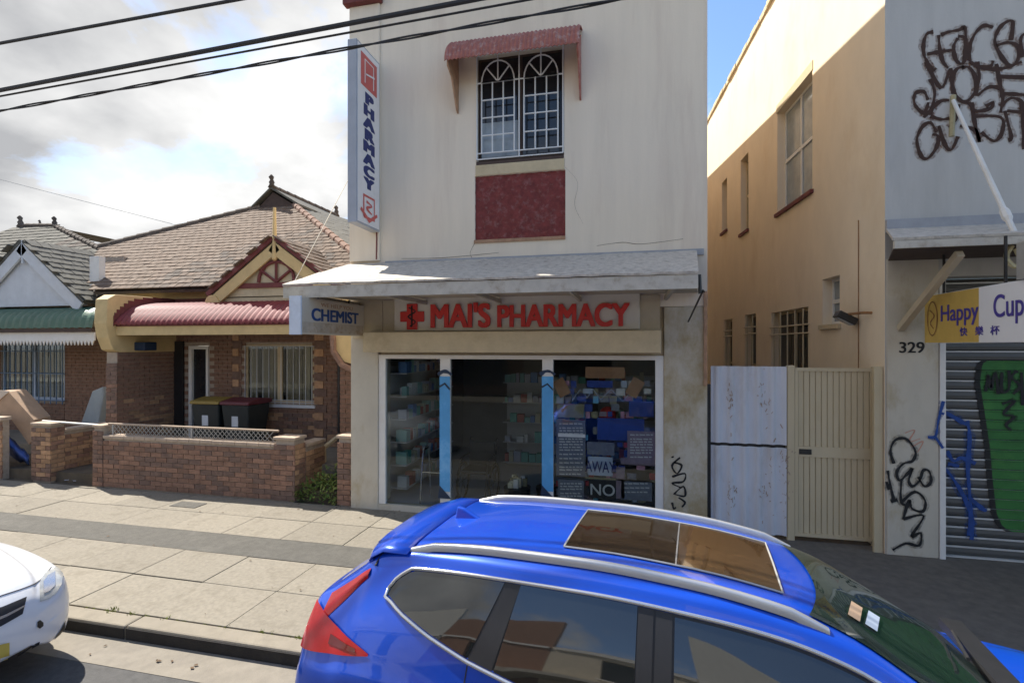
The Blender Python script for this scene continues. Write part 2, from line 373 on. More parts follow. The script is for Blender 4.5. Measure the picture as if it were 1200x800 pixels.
def tiles(parent, poly3, mats, tw=.28, th=.24, limit=300, budget=None):
    """roof tiles over a planar polygon (3D points, first edge is the eave); each piece tilted a little so courses step"""
    P = [Vector(p) for p in poly3]; e = (P[1]-P[0]).normalized(); n = None
    for i in range(2, len(P)):
        n = (P[1]-P[0]).cross(P[i]-P[0])
        if n.length > .01: break
    n.normalize()
    if n.z < 0: n = -n
    up = n.cross(e); up.normalize()
    if up.z < 0: up = -up
    o = P[0]; poly = [((p-o).dot(e), (p-o).dot(up)) for p in P]
    xs = [p[0] for p in poly]; ys = [p[1] for p in poly]; items = []
    r = 0; y = min(ys)
    while y < max(ys):
        x = min(xs)-(tw/2 if r % 2 else 0)
        while x < max(xs):
            cx, cy = x+tw/2, y+th/2
            if in_poly(cx, cy, poly): items.append((cx, cy))
            x += tw
        y += th; r += 1
    c0 = Vector((0, 0, CH))
    items.sort(key=lambda q: (o+e*q[0]+up*q[1]-c0).length)
    tilt = R(4); rot = Matrix((e, up, n)).transposed().to_4x4() @ Matrix.Rotation(-tilt, 4, 'X')
    meshes = []
    for mm in mats:
        t = MB().box(-tw/2+.006, tw/2-.006, -th/2-.03, th/2+.03, 0, .022); me = bpy.data.meshes.new('roof_tile'); t.b.to_mesh(me); t.b.free(); me.materials.append(MATS[mm]); meshes.append(me)
    rest = MB(); k = 0; o_ = org(parent)
    for i, (cx, cy) in enumerate(items):
        pos = o+e*cx+up*cy+n*(.012+rnd.uniform(0, .006))
        rr = rot @ Matrix.Rotation(rnd.uniform(-.03, .03), 4, 'Z') @ Matrix.Rotation(rnd.uniform(-.03, .03), 4, 'Y')
        if i < limit:
            ob = bpy.data.objects.new('roof_tile', rnd.choice(meshes)); link(ob, parent); ob.matrix_local = Matrix.Translation(pos-o_) @ rr
        else: rest.box(-tw/2+.006, tw/2-.006, -th/2-.03, th/2+.03, 0, .022, Matrix.Translation(pos) @ rr); k += 1
    if k: rest.build('tile_courses', mats[0], parent, kind='stuff')
    else: rest.b.free()
def wall_holes(mb, P, xd, L, H, T, nd, holes):
    """wall slab with rectangular openings: origin P, along xd, thickness T against nd; holes (x0,x1,z0,z1)"""
    P = Vector(P); xd = Vector(xd).normalized(); nd = Vector(nd).normalized()
    xs = sorted(set([0, L]+[h[0] for h in holes]+[h[1] for h in holes])); zs = sorted(set([0, H]+[h[2] for h in holes]+[h[3] for h in holes]))
    rot = Matrix((xd, nd, Vector((0, 0, 1)))).transposed().to_4x4(); mt = Matrix.Translation(P) @ rot
    for i in range(len(xs)-1):
        # merge runs in z
        run = None
        for j in range(len(zs)-1):
            cx = (xs[i]+xs[i+1])/2; cz = (zs[j]+zs[j+1])/2
            solid = not any(h[0] < cx < h[1] and h[2] < cz < h[3] for h in holes)
            if solid:
                if run is None: run = zs[j]
            if (not solid or j == len(zs)-2) and run is not None:
                top = zs[j] if not solid else zs[j+1]
                mb.box(xs[i], xs[i+1], -T, 0, run, top, mt); run = None
    return mb
PAV = .13
# ================================================================== SETTING
g = MB(); g.face([(-400, -400, -.16), (400, -400, -.16), (400, 400, -.16), (-400, 400, -.16)]); struct(g.build('ground', 'earth'))
def camber(v): return -.0
rd = MB(); rd.grid([[(u, v, 0) for v in (-8.0, -2, 3.50)] for u in (-60, -20, 0, 20, 60)]); struct(rd.build('road', 'asphalt'))
gt = struct(MB().box(-60, 60, 3.50, 3.86, -.15, .004).build('gutter', 'concrete_gutter'))
kb = bpy.data.objects.new('kerb', None); col.objects.link(kb); kb['kind'] = 'structure'
u = -16.0
while u < 12:
    L_ = 1.9; MB().box(u, u+L_-.012, 3.862+rnd.uniform(-.004, .004), 4.05, -.14, PAV+rnd.uniform(-.004, .003)).build('kerb_block', 'kerb_stone', kb, bevel=.018); u += L_
MB().box(-60, -16.02, 3.865, 4.05, -.14, PAV).build('kerb_block', 'kerb_stone', kb); MB().box(12, 60, 3.865, 4.05, -.14, PAV).build('kerb_block', 'kerb_stone', kb)
mat('kerb_face_dark', (.03, .027, .024), .95, .3, 8, bump=.4)  # near-black tone for thin strips on the kerb's road face
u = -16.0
while u < 12: MB().box(u+.004, u+1.88, 3.852, 3.861, .0045, PAV-.022+rnd.uniform(-.006, .004)).build('dark_face_strip', 'kerb_face_dark', kb); u += 1.9
pvm = struct(MB().box(-60, 60, 4.05, 8.2, -.15, PAV-.03).build('pavement', 'earth'))
for (v0, v1) in ((4.06, 4.76), (4.77, 5.47), (6.05, 6.75), (6.76, 7.52)):
    k = -13
    while k < 13:
        a = -3.68+.945*k
        if a > .9: break
        dz = rnd.uniform(-.004, .004)
        MB().box(a+.003, a+.942, v0+.002, v1-.002, -.05, PAV+dz).build('paving_slab', 'concrete_slab', pvm, bevel=.004); k += 1
MB().box(-7.35, -6.85, 6.9, 7.15, PAV-.02, PAV+.008).build('utility_cover', 'asphalt_strip', pvm, bevel=.004)
st = struct(MB().box(-60, 1.045, 5.475, 6.045, -.10, PAV+.002).build('asphalt_strip', 'asphalt_strip'))
mat('asphalt_path', (.135, .118, .098), .95, .25, 9, bump=.5, bscale=160, dirt=(.17, .15, .125), dscale=1.5)
struct(MB().box(1.046, 60, 4.055, 7.6, -.08, PAV).build('asphalt_path', 'asphalt_path'))
# weeds along the kerb joint
def tufts(name, spots, hmax, m, mb=None, n=14, spread=.05):
    t = MB()
    for (x, y, z, s) in spots:
        for k in range(n):
            a = rnd.uniform(0, 6.28); d = rnd.uniform(0, spread)*s; h = rnd.uniform(.4, 1)*hmax*s; lx = rnd.uniform(-.5, .5)*h; ly = rnd.uniform(-.5, .5)*h
            bx, by = x+math.cos(a)*d, y+math.sin(a)*d; wd = rnd.uniform(.004, .010)*s+hmax*.03
            t.face([(bx-wd, by, z), (bx+wd, by, z), (bx+lx*.5+wd*.6, by+ly*.5, z+h*.65), (bx+lx, by+ly, z+h)])
    return t.build(name, m)
stuff(tufts('weeds_in_kerb_joint', [(rnd.uniform(-5.4, -2.2), 4.055+rnd.uniform(-.01, .01), PAV-.01, rnd.uniform(.4, 1.1)) for i in range(34)], .032, 'leaf_light'))
lf_ = MB()
for i in range(160):
    x, y = rnd.uniform(-12, 3), rnd.choice((rnd.uniform(4.1, 7.4), rnd.uniform(3.55, 3.84), rnd.uniform(7.2, 7.5))); z = (.012 if y < 3.86 else PAV+.010); a = rnd.uniform(0, 6.28); l = rnd.uniform(.012, .035)
    lf_.face([(x, y, z), (x+l*math.cos(a+.5), y+l*math.sin(a+.5), z+.006), (x+l*1.6*math.cos(a), y+l*1.6*math.sin(a), z+.002), (x+l*math.cos(a-.5), y+l*math.sin(a-.5), z+.004)])
mat('dry_leaf', (.12, .075, .04), .9, .4, 6)
stuff(lf_.build('fallen_leaves', 'dry_leaf'))
# ================================================================== PHARMACY
VF = 7.5; UL = U(411, VF); UR = U(829, VF); TOP = 9.75
ph = thing('shop_building', 'two storey cream rendered shop with a red window hood and a flat awning', 'shop', ((UL+UR)/2, 9, PAV))
wz = [Z(558, 66, VF), Z(558, 190, VF)]; wu = (U(558, VF), U(661, VF)); pz_ = (Z(556, 207, VF), Z(556, 283, VF))
JZ = 4.15
fw = MB(); wall_holes(fw, (UL, VF, JZ-.75), (1, 0, 0), UR-UL, TOP-JZ+.75, .3, (0, -1, 0), [])
# front wall with recess for the window and the panel
fw.b.free(); fw = MB()
fz0 = 3.3
rot_holes = [(wu[0]-UL, wu[1]-UL, wz[1]-fz0, wz[0]-fz0), (wu[0]-UL-.02, wu[1]-UL+.02, pz_[1]-fz0, pz_[0]-fz0)]
def slab(mb, x0, x1, y0, y1, z0, z1, holes):
    xs = sorted(set([x0, x1]+[h[0] for h in holes]+[h[1] for h in holes])); zs = sorted(set([z0, z1]+[h[2] for h in holes]+[h[3] for h in holes]))
    for i in range(len(xs)-1):
        run = None
        for j in range(len(zs)-1):
            cx = (xs[i]+xs[i+1])/2; cz = (zs[j]+zs[j+1])/2
            sol = not any(h[0] < cx < h[1] and h[2] < cz < h[3] for h in holes)
            if sol and run is None: run = zs[j]
            if run is not None and (not sol or j == len(zs)-2):
                mb.box(xs[i], xs[i+1], y0, y1, run, zs[j+1] if sol else zs[j]); run = None
    return mb
slab(fw, UL, UR, VF, VF+.28, fz0, TOP, [(wu[0], wu[1], wz[1], wz[0]), (wu[0]-.02, wu[1]+.02, pz_[1], pz_[0])])
fw.build('front_wall', 'render_cream', ph, weld=True)
sw = MB(); sw.box(UL, UL+.25, VF+.28, 21, PAV-.2, TOP-.2); sw.box(UR-.25, UR, VF+.28, 21, PAV-.2, TOP-.003); sw.box(UL+.25, UR-.25, 20.7, 21, PAV-.2, TOP-.2)
sw.box(UL+.25, UR-.25, VF+.28, 20.7, TOP-1.2, TOP-1.0); sw.build('side_wall', 'render_cream', ph)
box('parapet_coping', 'terracotta', ph, UL-.05, UR+.05, VF-.06, VF+.34, TOP+.002, TOP+.09)
zc = Z(430, 8, VF)
box('pilaster', 'render_cream', ph, UL, U(446, VF), VF-.045, VF-.001, 4.1, zc-.002, bevel=.01)
cb_ = MB(); cb_.box(UL-.07, U(447, VF)+.03, VF-.14, VF-.002, zc, zc+.22); cb_.box(UL-.10, U(447, VF)+.06, VF-.18, VF-.003, zc+.222, zc+.42); cb_.build('corbel', 'maroon', ph, bevel=.015)
# upper window
wn = box('window', 'timber_dark', ph, wu[0]+.003, wu[1]-.003, VF+.12, VF+.16, wz[1]+.003, wz[0]-.003)
MB().box(wu[0]+.05, (wu[0]+wu[1])/2-.03, VF+.10, VF+.118, wz[1]+.06, wz[0]-.05).build('pane', 'window_dark', wn)
MB().box((wu[0]+wu[1])/2+.03, wu[1]-.05, VF+.10, VF+.118, wz[1]+.06, wz[0]-.05).build('pane', 'window_dark', wn)
MB().box(wu[0]+.06, (wu[0]+wu[1])/2-.04, VF+.092, VF+.099, wz[1]+.07, wz[1]+.62).build('curtain', 'window_grey', wn)
gr = MB(); r_ = .011; yb = VF-.01
def bar(a, b): gr.tube([(a[0], yb, a[1]), (b[0], yb, b[1])], r_, 5)
x0, x1 = wu[0]+.015, wu[1]-.015; z0, z1 = wz[1]+.03, wz[0]-.01
for a in ((x0, z0, x1, z0), (x0, z1, x1, z1), (x0, z0, x0, z1), (x1, z0, x1, z1), ((x0+x1)/2, z0, (x0+x1)/2, z1), (x0, z0+.09, x1, z0+.09), (x0, z1-.42, x1, z1-.42)): bar(a[:2], a[2:])
for s in (0, 1):
    a = x0+(x1-x0)/2*s+.075; b = a+(x1-x0)/2-.15; c = (a+b)/2; rr = (b-a)/2; zs = z1-.42
    for k in range(4): xx = a+(b-a)*k/3; bar((xx, z0+.09), (xx, zs))
    for k in range(1, 5): zz = z0+.09+(zs-z0-.09)*k/4; bar((a, zz), (b, zz))
    arc = [(c-rr*math.cos(t), yb, zs+rr*math.sin(t)*1.25) for t in [math.pi*k/12 for k in range(13)]]; gr.tube(arc, r_, 5)
    for t in (45, 90, 135): bar((c, zs), (c+rr*math.cos(R(t))*.97, zs+rr*1.25*math.sin(R(t))*.97))
    bar((c, zs+rr*1.25), (c, z1))
gr.build('security_grille', 'white_metal', wn)
box('sill', 'paint_cream', ph, wu[0]-.008, wu[1]+.008, VF-.012, VF-.001, pz_[0]+.004, wz[1]-.055, bevel=.004)
box('under_window_strip', 'timber_dark', ph, wu[0]+.002, wu[1]-.002, VF-.006, VF-.0015, wz[1]-.053, wz[1]-.002)  # thin dark strip filling the line below the window
rp = MB(); nx, nz = 34, 24
G = [[(wu[0]-.018+(wu[1]-wu[0]+.036)*i/nx, VF+.03+rnd.uniform(-.012, .012), pz_[1]+.02+(pz_[0]-pz_[1]-.02)*j/nz) for j in range(nz+1)] for i in range(nx+1)]
rp.grid(G).build('roughcast_panel', 'red_panel', ph, smooth=True)
box('panel_ledge', 'haze_stain', ph, wu[0]-.03, wu[1]+.02, VF-.02, VF+.1, pz_[1]-.03, pz_[1]+.018)
sk = MB(); ribbon(sk, [pv(441, 262, VF-.05), pv(441.5, 280, VF-.05), pv(441, 304, VF-.05)], .022); sk.build('rust_streak', 'maroon', ph)
for pts, wd, mm in (([(557, 283), (551, 296), (553, 303)], .006, 'timber_dark'), ([(663, 196), (676, 214), (673, 240), (684, 262)], .0025, 'timber_dark'), ([(700, 288), (730, 284), (752, 286), (800, 280)], .006, 'timber_dark'), ([(470, 303), (520, 302), (585, 296)], .006, 'timber_dark')):
    ck = MB(); ribbon(ck, cr([pv(p[0]+rnd.uniform(-1, 1), p[1], VF-.004) for p in pts], 5), wd); ck.build('hairline_crack', mm, ph)
# window hood of ribbed terracotta sheet
hu0, hu1 = wu[0]-.32, wu[1]+.27; hz = 6.88
hood = MB(); prof = [(VF-.005, hz+.46), (VF-.25, hz+.38), (VF-.42, hz+.24), (VF-.50, hz+.10), (VF-.52, hz-.02)]
G = []
nr = 64
for i in range(nr+1):
    uu = hu0+(hu1-hu0)*i/nr; d = .018*math.sin(i*math.pi)*0+(.016 if i % 2 else -.006)
    G.append([(uu, a-d*.6, b+d*.6) for a, b in cr(prof, 3)])
hood.grid(G); hd = hood.build('window_hood', 'terracotta_hood', ph, solid=.012)
for uu, dz in ((hu0+.03, .62), (hu1-.03, .62)):
    MB().prism([(uu-.012, VF-.004, hz+.40), (uu-.012, VF-.47, hz+.06), (uu-.012, VF-.47, hz-.06), (uu-.012, VF-.30, hz-.14), (uu-.012, VF-.06, hz-.54), (uu-.012, VF-.004, hz-.56)], (.024, 0, 0)).build('hood_bracket', 'haze_stain' if uu < -2 else 'terracotta_hood', hd)
# awning
VA = 6.0; af0, af1 = Z(480, 346, VA), Z(480, 331, VA); au0, au1 = U(333, VA), U(818, VA)
aw = MB(); nA = 40; bk = Z(600, 304, VF)
G = []
for i in range(nA+1):
    t = i/nA; uf = au0+(au1-au0)*t; ub = (UL-.02)+(UR-.12-UL)*t
    G.append([(uf+(ub-uf)*s_, VA-.04+(VF-VA+.03)*s_, af1+.015+(bk-af1)*s_+rnd.uniform(-.006, .006)+(.012 if s_ in (.5,) else 0)) for s_ in (0, .25, .5, .505, .75, 1)])
awr = aw.grid(G).build('awning', 'awning_top', ph, solid=.025)
MB().box(au0, au1, VA-.02, VA+.02, af0, af1-.005).build('fascia', 'awning_fascia', awr)
sf = MB(); sf.prism([(au0+.03, VA+.025, af0+.06), (au1-.03, VA+.025, af0+.06), (UR-.12, VF-.01, af0+.10), (UL+.02, VF-.01, af0+.10)], (0, 0, .02)); sf.build('soffit', 'soffit', awr)
for k in range(5):
    uu = au0+.25+(au1-au0-.5)*k/4; MB().box(uu-.02, uu+.02, VA+.05, VF-.02, af0+.0, af0+.058).build('joist', 'soffit', awr)
box('flashing', 'flashing', ph, UL+.62, UR-.05, VF-.03, VF-.002, bk-.04, bk+.045)
bkt = MB(); bkt.tube([(au1+.02, VA+.06, af1), (au1+.03, VA+.06, af0-.05), (au1+.07, VA+.06, af0-.02)], .022, 6); bkt.tube([(au1+.05, VA+.06, af0-.04), (au1+.05, VF-.05, af0-.3)], .012, 5); bkt.build('awning_bracket', 'metal_dark', awr)
# shopfront
pL0, pL1, pR0, pR1 = UL, U(443, VF), U(778, VF), UR
sz = Z(500, 417, VF); zb = Z(443, 590, VF)
box('pillar', 'render_pillar', ph, pL0, pL1, VF-.002, VF+.45, PAV-.05, fz0-.003, bevel=.012)
box('pillar', 'render_stained', ph, pR0, pR1, VF-.002, VF+.45, PAV-.05, fz0-.003, bevel=.012)
box('downpipe', 'haze_stain', ph, pR1-.05, pR1-.01, VF-.05, VF-.004, 2.2, fz0+.2)
box('bulkhead', 'paint_cream', ph, pL1+.003, pR0-.003, VF+.06, VF+.3, sz+.02, fz0-.003)
# sign bay boards between the shutter box and the awning
bayz = Z(600, 388, VF-.3)
for k in range(9):
    a = pL0+.05+(pR0-.1-pL0)*k/9; box('fascia_board', 'paint_beige', ph, a+.004, a+(pR0-.1-pL0)/9-.004, VF-.03+rnd.uniform(0, .004), VF-.004, bayz-.1, af0+.08)
sb = box('shutter_box', 'paint_cream', ph, U(425, VF-.3), U(775, VF-.3), VF-.3, VF-.032, Z(600, 413, VF-.3), bayz, bevel=.012)
fr = MB(); pX = [(443, 451), (515, 527), (635, 648), (768, 778)]
for a, b in pX: fr.box(U(a, VF)+.001, U(b, VF)-.001, VF+.02, VF+.10, zb, sz)
fr.box(pL1+.001, pR0-.001, VF+.015, VF+.105, sz-.045, sz+.019); fr.build('shopfront_frame', 'paint_white', ph, bevel=.005)
box('stall_riser', 'render_pillar', ph, pL1+.001, pR0-.001, VF+.005, VF+.15, PAV-.05, zb-.001)
for a, b in ((451, 515), (527, 635), (648, 768)):
    box('shop_window', 'shop_glass', ph, U(a, VF)+.001, U(b, VF)-.001, VF+.055, VF+.061, zb+.002, sz-.047)
# feather banners stuck on the posts
for a in (521, 641.5):
    c = U(a, VF); zt = Z(a, 441, VF); z2 = Z(a, 578, VF); wd = .085
    o = box('window_sticker', 'banner_blue', ph, c-wd, c+wd, VF+.008, VF+.013, z2+.03, zt)
    ar = MB(); arc = [(c-wd*1.3+2.6*wd*k/8, VF+.005, zt-.02+.10*math.sin(math.pi*(.15+.7*k/8))) for k in range(9)]; ribbon(ar, arc, .055)
    ar.build('sticker_trim', 'banner_dark', o); ar = MB()
    ribbon(ar, [(c-wd, VF+.004, zt-.16), (c, VF+.004, zt-.11), (c+wd, VF+.004, zt-.2)], .03)
    ar.build('sticker_trim', 'banner_dark', o); ar = MB()
    ar.face([(c-wd, VF+.006, z2+.12), (c+wd*1.3, VF+.006, z2-.08), (c-wd*1.3, VF+.006, z2-.08)]); ar.build('sticker_trim', 'banner_dark', o)
# interior shell
inn = MB(); a0, a1 = pL1+.02, pR0+.3; inn.box(a0-.3, a1, VF+.16, 12.5, PAV-.02, zb-.03); inn.build('shop_floor', 'shop_floor', ph)
inw = MB(); inw.box(a0-.32, a0-.22, VF+.46, 12.5, zb-.02, 3.2); inw.box(a1, a1+.1, VF+.46, 12.5, zb-.02, 3.2); inw.box(a0-.22, a1, 12.4, 12.5, zb-.02, 3.2); inw.box(a0-.22, a1, VF+.31, 12.39, 3.0, 3.1); inw.build('inner_wall', 'shop_wall', ph)
# shelving with stock, seen through the left pane
def shelving(x0, x1, y0, y1, z0, h, n, label, along='y', face=1):
    t = thing('shelving_unit', label, 'shelves', ((x0+x1)/2, (y0+y1)/2, z0))
    box('back_panel', 'shelf', t, (x0 if face > 0 else x1-.02), (x0+.02 if face > 0 else x1), y0, y1, z0, z0+h) if along == 'y' else box('back_panel', 'shelf', t, x0, x1, y1-.02, y1, z0, z0+h)
    for k in range(n):
        zz = z0+.12+(h-.25)*k/(n-1)
        if along == 'y': box('shelf', 'shelf', t, x0+.021 if face > 0 else x0, x1 if face > 0 else x1-.021, y0, y1, zz, zz+.02)
        else: box('shelf', 'shelf', t, x0, x1, y0, y1-.021, zz, zz+.02)
        q = (y0 if along == 'y' else x0)+.04; end = (y1 if along == 'y' else x1)-.1
        while q < end:
            wd = rnd.uniform(.06, .16); hh = rnd.uniform(.1, .22); dd = rnd.uniform(.08, .2)
            if rnd.random() < .95:
                mm = 'product_%d' % rnd.randrange(7)
                if along == 'y': box('product', mm, t, x1-dd-.02, x1-.02, q, q+wd, zz+.021, zz+.02+hh) if face > 0 else box('product', mm, t, x0+.02, x0+.02+dd, q, q+wd, zz+.021, zz+.02+hh)
                else: box('product', mm, t, q, q+wd, y0+.02, y0+.02+dd, zz+.021, zz+.02+hh)
            q += wd+.015
    return t
shelving(a0-.19, a0+.22, VF+.55, 10.4, zb-.03, 2.2, 6, 'tall white shelves of small boxes along the left wall inside the shop')
shelving(-2.6, -.9, 10.4, 10.8, zb-.03, 1.9, 5, 'white shelves of stock at the back of the shop, facing the middle window', along='x')
shelving(-.7, .5, 11.2, 11.6, zb-.03, 1.9, 5, 'shelves of stock deep behind the poster covered window', along='x')
# wheelchair displayed behind the middle window, rollator beside it
wc = thing('wheelchair', 'black folding wheelchair parked inside the shop behind the middle window', 'wheelchair', (-2.45, 8.2, zb))
bz = zb-.03; cx_, cy_ = -2.45, 8.15
for s in (-1, 1):
    x_ = cx_+s*.27; wh = MB(); wh.tube([(x_, cy_+.30*math.cos(t), bz+.31+.30*math.sin(t)) for t in [2*math.pi*k/24 for k in range(24)]], .018, 6, closed=True)
    for k in range(6): wh.tube([(x_, cy_, bz+.31), (x_, cy_+.29*math.cos(k*1.047), bz+.31+.29*math.sin(k*1.047))], .004, 4)
    wh.build('wheel', 'rubber', wc)
    MB().tube([(x_*1+(-s)*.03, cy_-.40+.08*math.cos(t), bz+.09+.08*math.sin(t)) for t in [2*math.pi*k/14 for k in range(14)]], .012, 5, closed=True).build('caster', 'rubber', wc)
    fm = MB(); fm.tube(cr([(x_-s*.04, cy_+.40, bz+.95), (x_-s*.04, cy_+.28, bz+.94), (x_-s*.04, cy_+.24, bz+.5), (x_-s*.04, cy_+.2, bz+.3)]), .012, 6); fm.tube(cr([(x_-s*.04, cy_+.26, bz+.72), (x_-s*.04, cy_-.22, bz+.72), (x_-s*.04, cy_-.3, bz+.5), (x_-s*.04, cy_-.42, bz+.14)]), .012, 6); fm.build('side_frame', 'metal_dark', wc)
MB().box(cx_-.23, cx_+.23, cy_-.25, cy_+.22, bz+.48, bz+.54).build('seat', 'black_plastic', wc, bevel=.02)
MB().box(cx_-.22, cx_+.22, cy_+.225, cy_+.26, bz+.53, bz+.92).build('backrest', 'black_plastic', wc, bevel=.012)
wk = thing('walking_frame', 'chrome walking frame standing inside the shop beside the blue post', 'walking frame', (-3.15, 7.95, zb))
fx, fy = -3.12, 7.95
for s in (-1, 1):
    f_ = MB(); f_.tube(cr([(fx+s*.2, fy-.2, bz), (fx+s*.19, fy-.1, bz+.8), (fx+s*.18, fy, bz+.88), (fx+s*.19, fy+.15, bz+.8), (fx+s*.2, fy+.25, bz)]), .013, 6); f_.build('side_frame', 'chrome', wk)
    MB().tube([(fx+s*.182, fy-.09, bz+.845), (fx+s*.182, fy+.10, bz+.862)], .02, 8).build('handle', 'black_plastic', wk)
MB().tube([(fx-.19, fy-.14, bz+.5), (fx+.19, fy-.14, bz+.5)], .011, 6).build('crossbar', 'chrome', wk)
def tub(x, y, c, label):
    t = thing('display_tub', label, 'tub', (x, y, bz)); m_ = MB(); m_.tube([(x, y, bz+.0), (x, y, bz+.32)], [.17, .22], 14); m_.build('tub', 'black_plastic', t)
    for k in range(14):
        a = rnd.uniform(0, 6.28); d = rnd.uniform(0, .15); xx, yy = x+d*math.cos(a), y+d*math.sin(a); h = rnd.uniform(.02, .16)
        MB().box(xx-.035, xx+.035, yy-.03, yy+.03, bz+.321, bz+.34+h).build('packet', c[k % len(c)], t)
tub(-1.75, 7.95, ('product_4', 'poster_yellow', 'product_0'), 'black tub of cream packets behind the middle window')
tub(-1.25, 8.05, ('product_2', 'product_1', 'product_0'), 'black tub of mixed packets nearest the right hand blue post')
# posters in the right hand window
vg = VF+.068
def poster(px0, py0, px1, py1, m, label, v=vg, name='window_poster', letters=None, lm='paper'):
    u0, u1 = U(px0, v), U(px1, v); zt, z_ = Z((px0+px1)/2, py0, v), Z((px0+px1)/2, py1, v)
    t = thing(name, label, 'poster', ((u0+u1)/2, v, z_)); box('sheet', m, t, u0, u1, v, v+.004, z_, zt)
    if letters:
        n = len(letters)
        for i, s in enumerate(letters):
            sz_ = (zt-z_)/n*.85
            text(s, 'lettering', lm, t, ((u0+u1)/2, v-.004, z_+(zt-z_)*(n-1-i)/n+(zt-z_)/n*.18), (1, 0, 0), (0, 0, 1), sz_, .001, .01*sz_, 'CENTER', sx=min(1.0, (u1-u0)/(len(s)*sz_*.62)))
    return t
poster(652, 492, 686, 560, 'poster_grey', 'grey printed notice on the left side of the right shop window')
poster(735, 505, 768, 545, 'poster_mauve', 'mauve printed notice on the right side of the right shop window')
poster(654, 508, 686, 512, 'product_0', 'pale strip label across the left grey notice', v=vg-.009)
poster(689, 535, 718, 557, 'poster_pale', 'pale blue notice reading AWAY in the middle of the right window', letters=['AWAY'], lm='navy_letter')
poster(690, 562, 722, 584, 'poster_black', 'black notice reading NO low in the right window', letters=['NO'])
poster(654, 562, 684, 586, 'poster_grey', 'grey notice at the lower left corner of the right window')
poster(728, 562, 764, 586, 'poster_grey', 'grey notice at the lower right corner of the right window')
poster(686, 430, 732, 443, 'poster_orange', 'orange strip sign high in the right shop window')
poster(700, 490, 755, 516, 'poster_blue', 'bright blue banner across the right shop window', v=vg+.02)
poster(652, 560, 768, 562, 'poster_yellow', 'thin yellow strip across the bottom of the right window')
poster(688, 446, 718, 454, 'poster_blue', 'small dark blue strip left of the red ball, high in the right window')
poster(688, 518, 720, 533, 'poster_grey', 'grey printed card directly above the AWAY notice')
poster(722, 547, 732, 584, 'poster_mauve', 'slim mauve leaflet between the NO notice and the lower right notice')
poster(737, 470, 766, 488, 'poster_blue', 'dark blue card at the right edge of the window above the blue banner')
poster(653, 474, 684, 489, 'poster_yellow', 'dull yellow card at the left edge of the right window')
for px0, py0, px1, py1 in ((654, 494, 684, 558), (737, 507, 766, 543), (655, 564, 683, 584), (730, 564, 762, 584)):
    m_ = MB(); py = py0+3
    while py < py1-2:
        x = px0+1.5
        while x < px1-3:
            l = rnd.uniform(2, 7); a, b = U(x, vg-.002), U(min(x+l, px1-1), vg-.002); z_ = Z(x, py, vg-.002); m_.face([(a, vg-.002, z_), (b, vg-.002, z_), (b, vg-.002, z_+.018), (a, vg-.002, z_+.018)]); x += l+1.2
        py += rnd.choice((3.2, 3.2, 5))
    stuff(tag(m_.build('printed_lines', 'paper'), 'small pale print on a notice in the right shop window', 'print'))
dc = thing('window_display', 'crowded display of small coloured cards and packets filling the right shop window', 'display', (U(705, vg+.05), vg+.05, zb))
mat('card_red', (.5, .05, .06), .5, .1, 6); mat('card_pink', (.6, .3, .4), .5, .1, 6); mat('card_cyan', (.15, .45, .6), .5, .1, 6)
for py in range(446, 588, 9):
    px = 651+rnd.uniform(0, 4)
    while px < 762:
        wd = rnd.uniform(4, 11)
        if rnd.random() < .62:
            vv = vg+.04+rnd.uniform(0, .03); hh = rnd.uniform(5, 9); box('card', rnd.choice(('card_red', 'card_pink', 'card_cyan', 'poster_blue', 'poster_blue', 'poster_pale', 'poster_mauve', 'paper', 'poster_yellow', 'poster_grey')), dc, U(px, vv), U(px+wd, vv), vv, vv+.004, Z(px, py+hh, vv), Z(px, py, vv))
        px += wd+1.5
nl = MB()
for pts in ([(670, 470), (680, 456), (688, 466), (695, 456), (704, 468), (716, 456), (730, 470), (740, 458), (742, 470)],): nl.tube([(U(p[0], vg+.05), vg+.05, Z(p[0], p[1], vg+.05)) for p in pts], .008, 5)
tag(nl.build('window_garland', 'poster_pale'), 'pale zigzag garland hung across the top of the right window', 'garland')
bl = MB(); c_ = pv(712, 486, vg+.3); bmesh.ops.create_uvsphere(bl.b, u_segments=16, v_segments=10, radius=.13, matrix=Matrix.Translation(c_)); tag(bl.build('red_ball', 'red_letter', smooth=True), 'round red ball hanging in the right window', 'ball')
for i_, (px, py, s_) in enumerate(((658, 454, -1), (744, 454, 1))):
    m_ = MB(); c = pv(px, py, vg+.01); mt = Matrix.Translation(c) @ Matrix.Rotation(s_*.5, 4, 'Y'); m_.box(-.09, .09, 0, .004, -.13, .13, mt); tag(m_.build('window_card', 'poster_orange'), ('tilted tan card at the upper left of the right window', 'tilted tan card at the upper right of the right window')[i_], 'card')
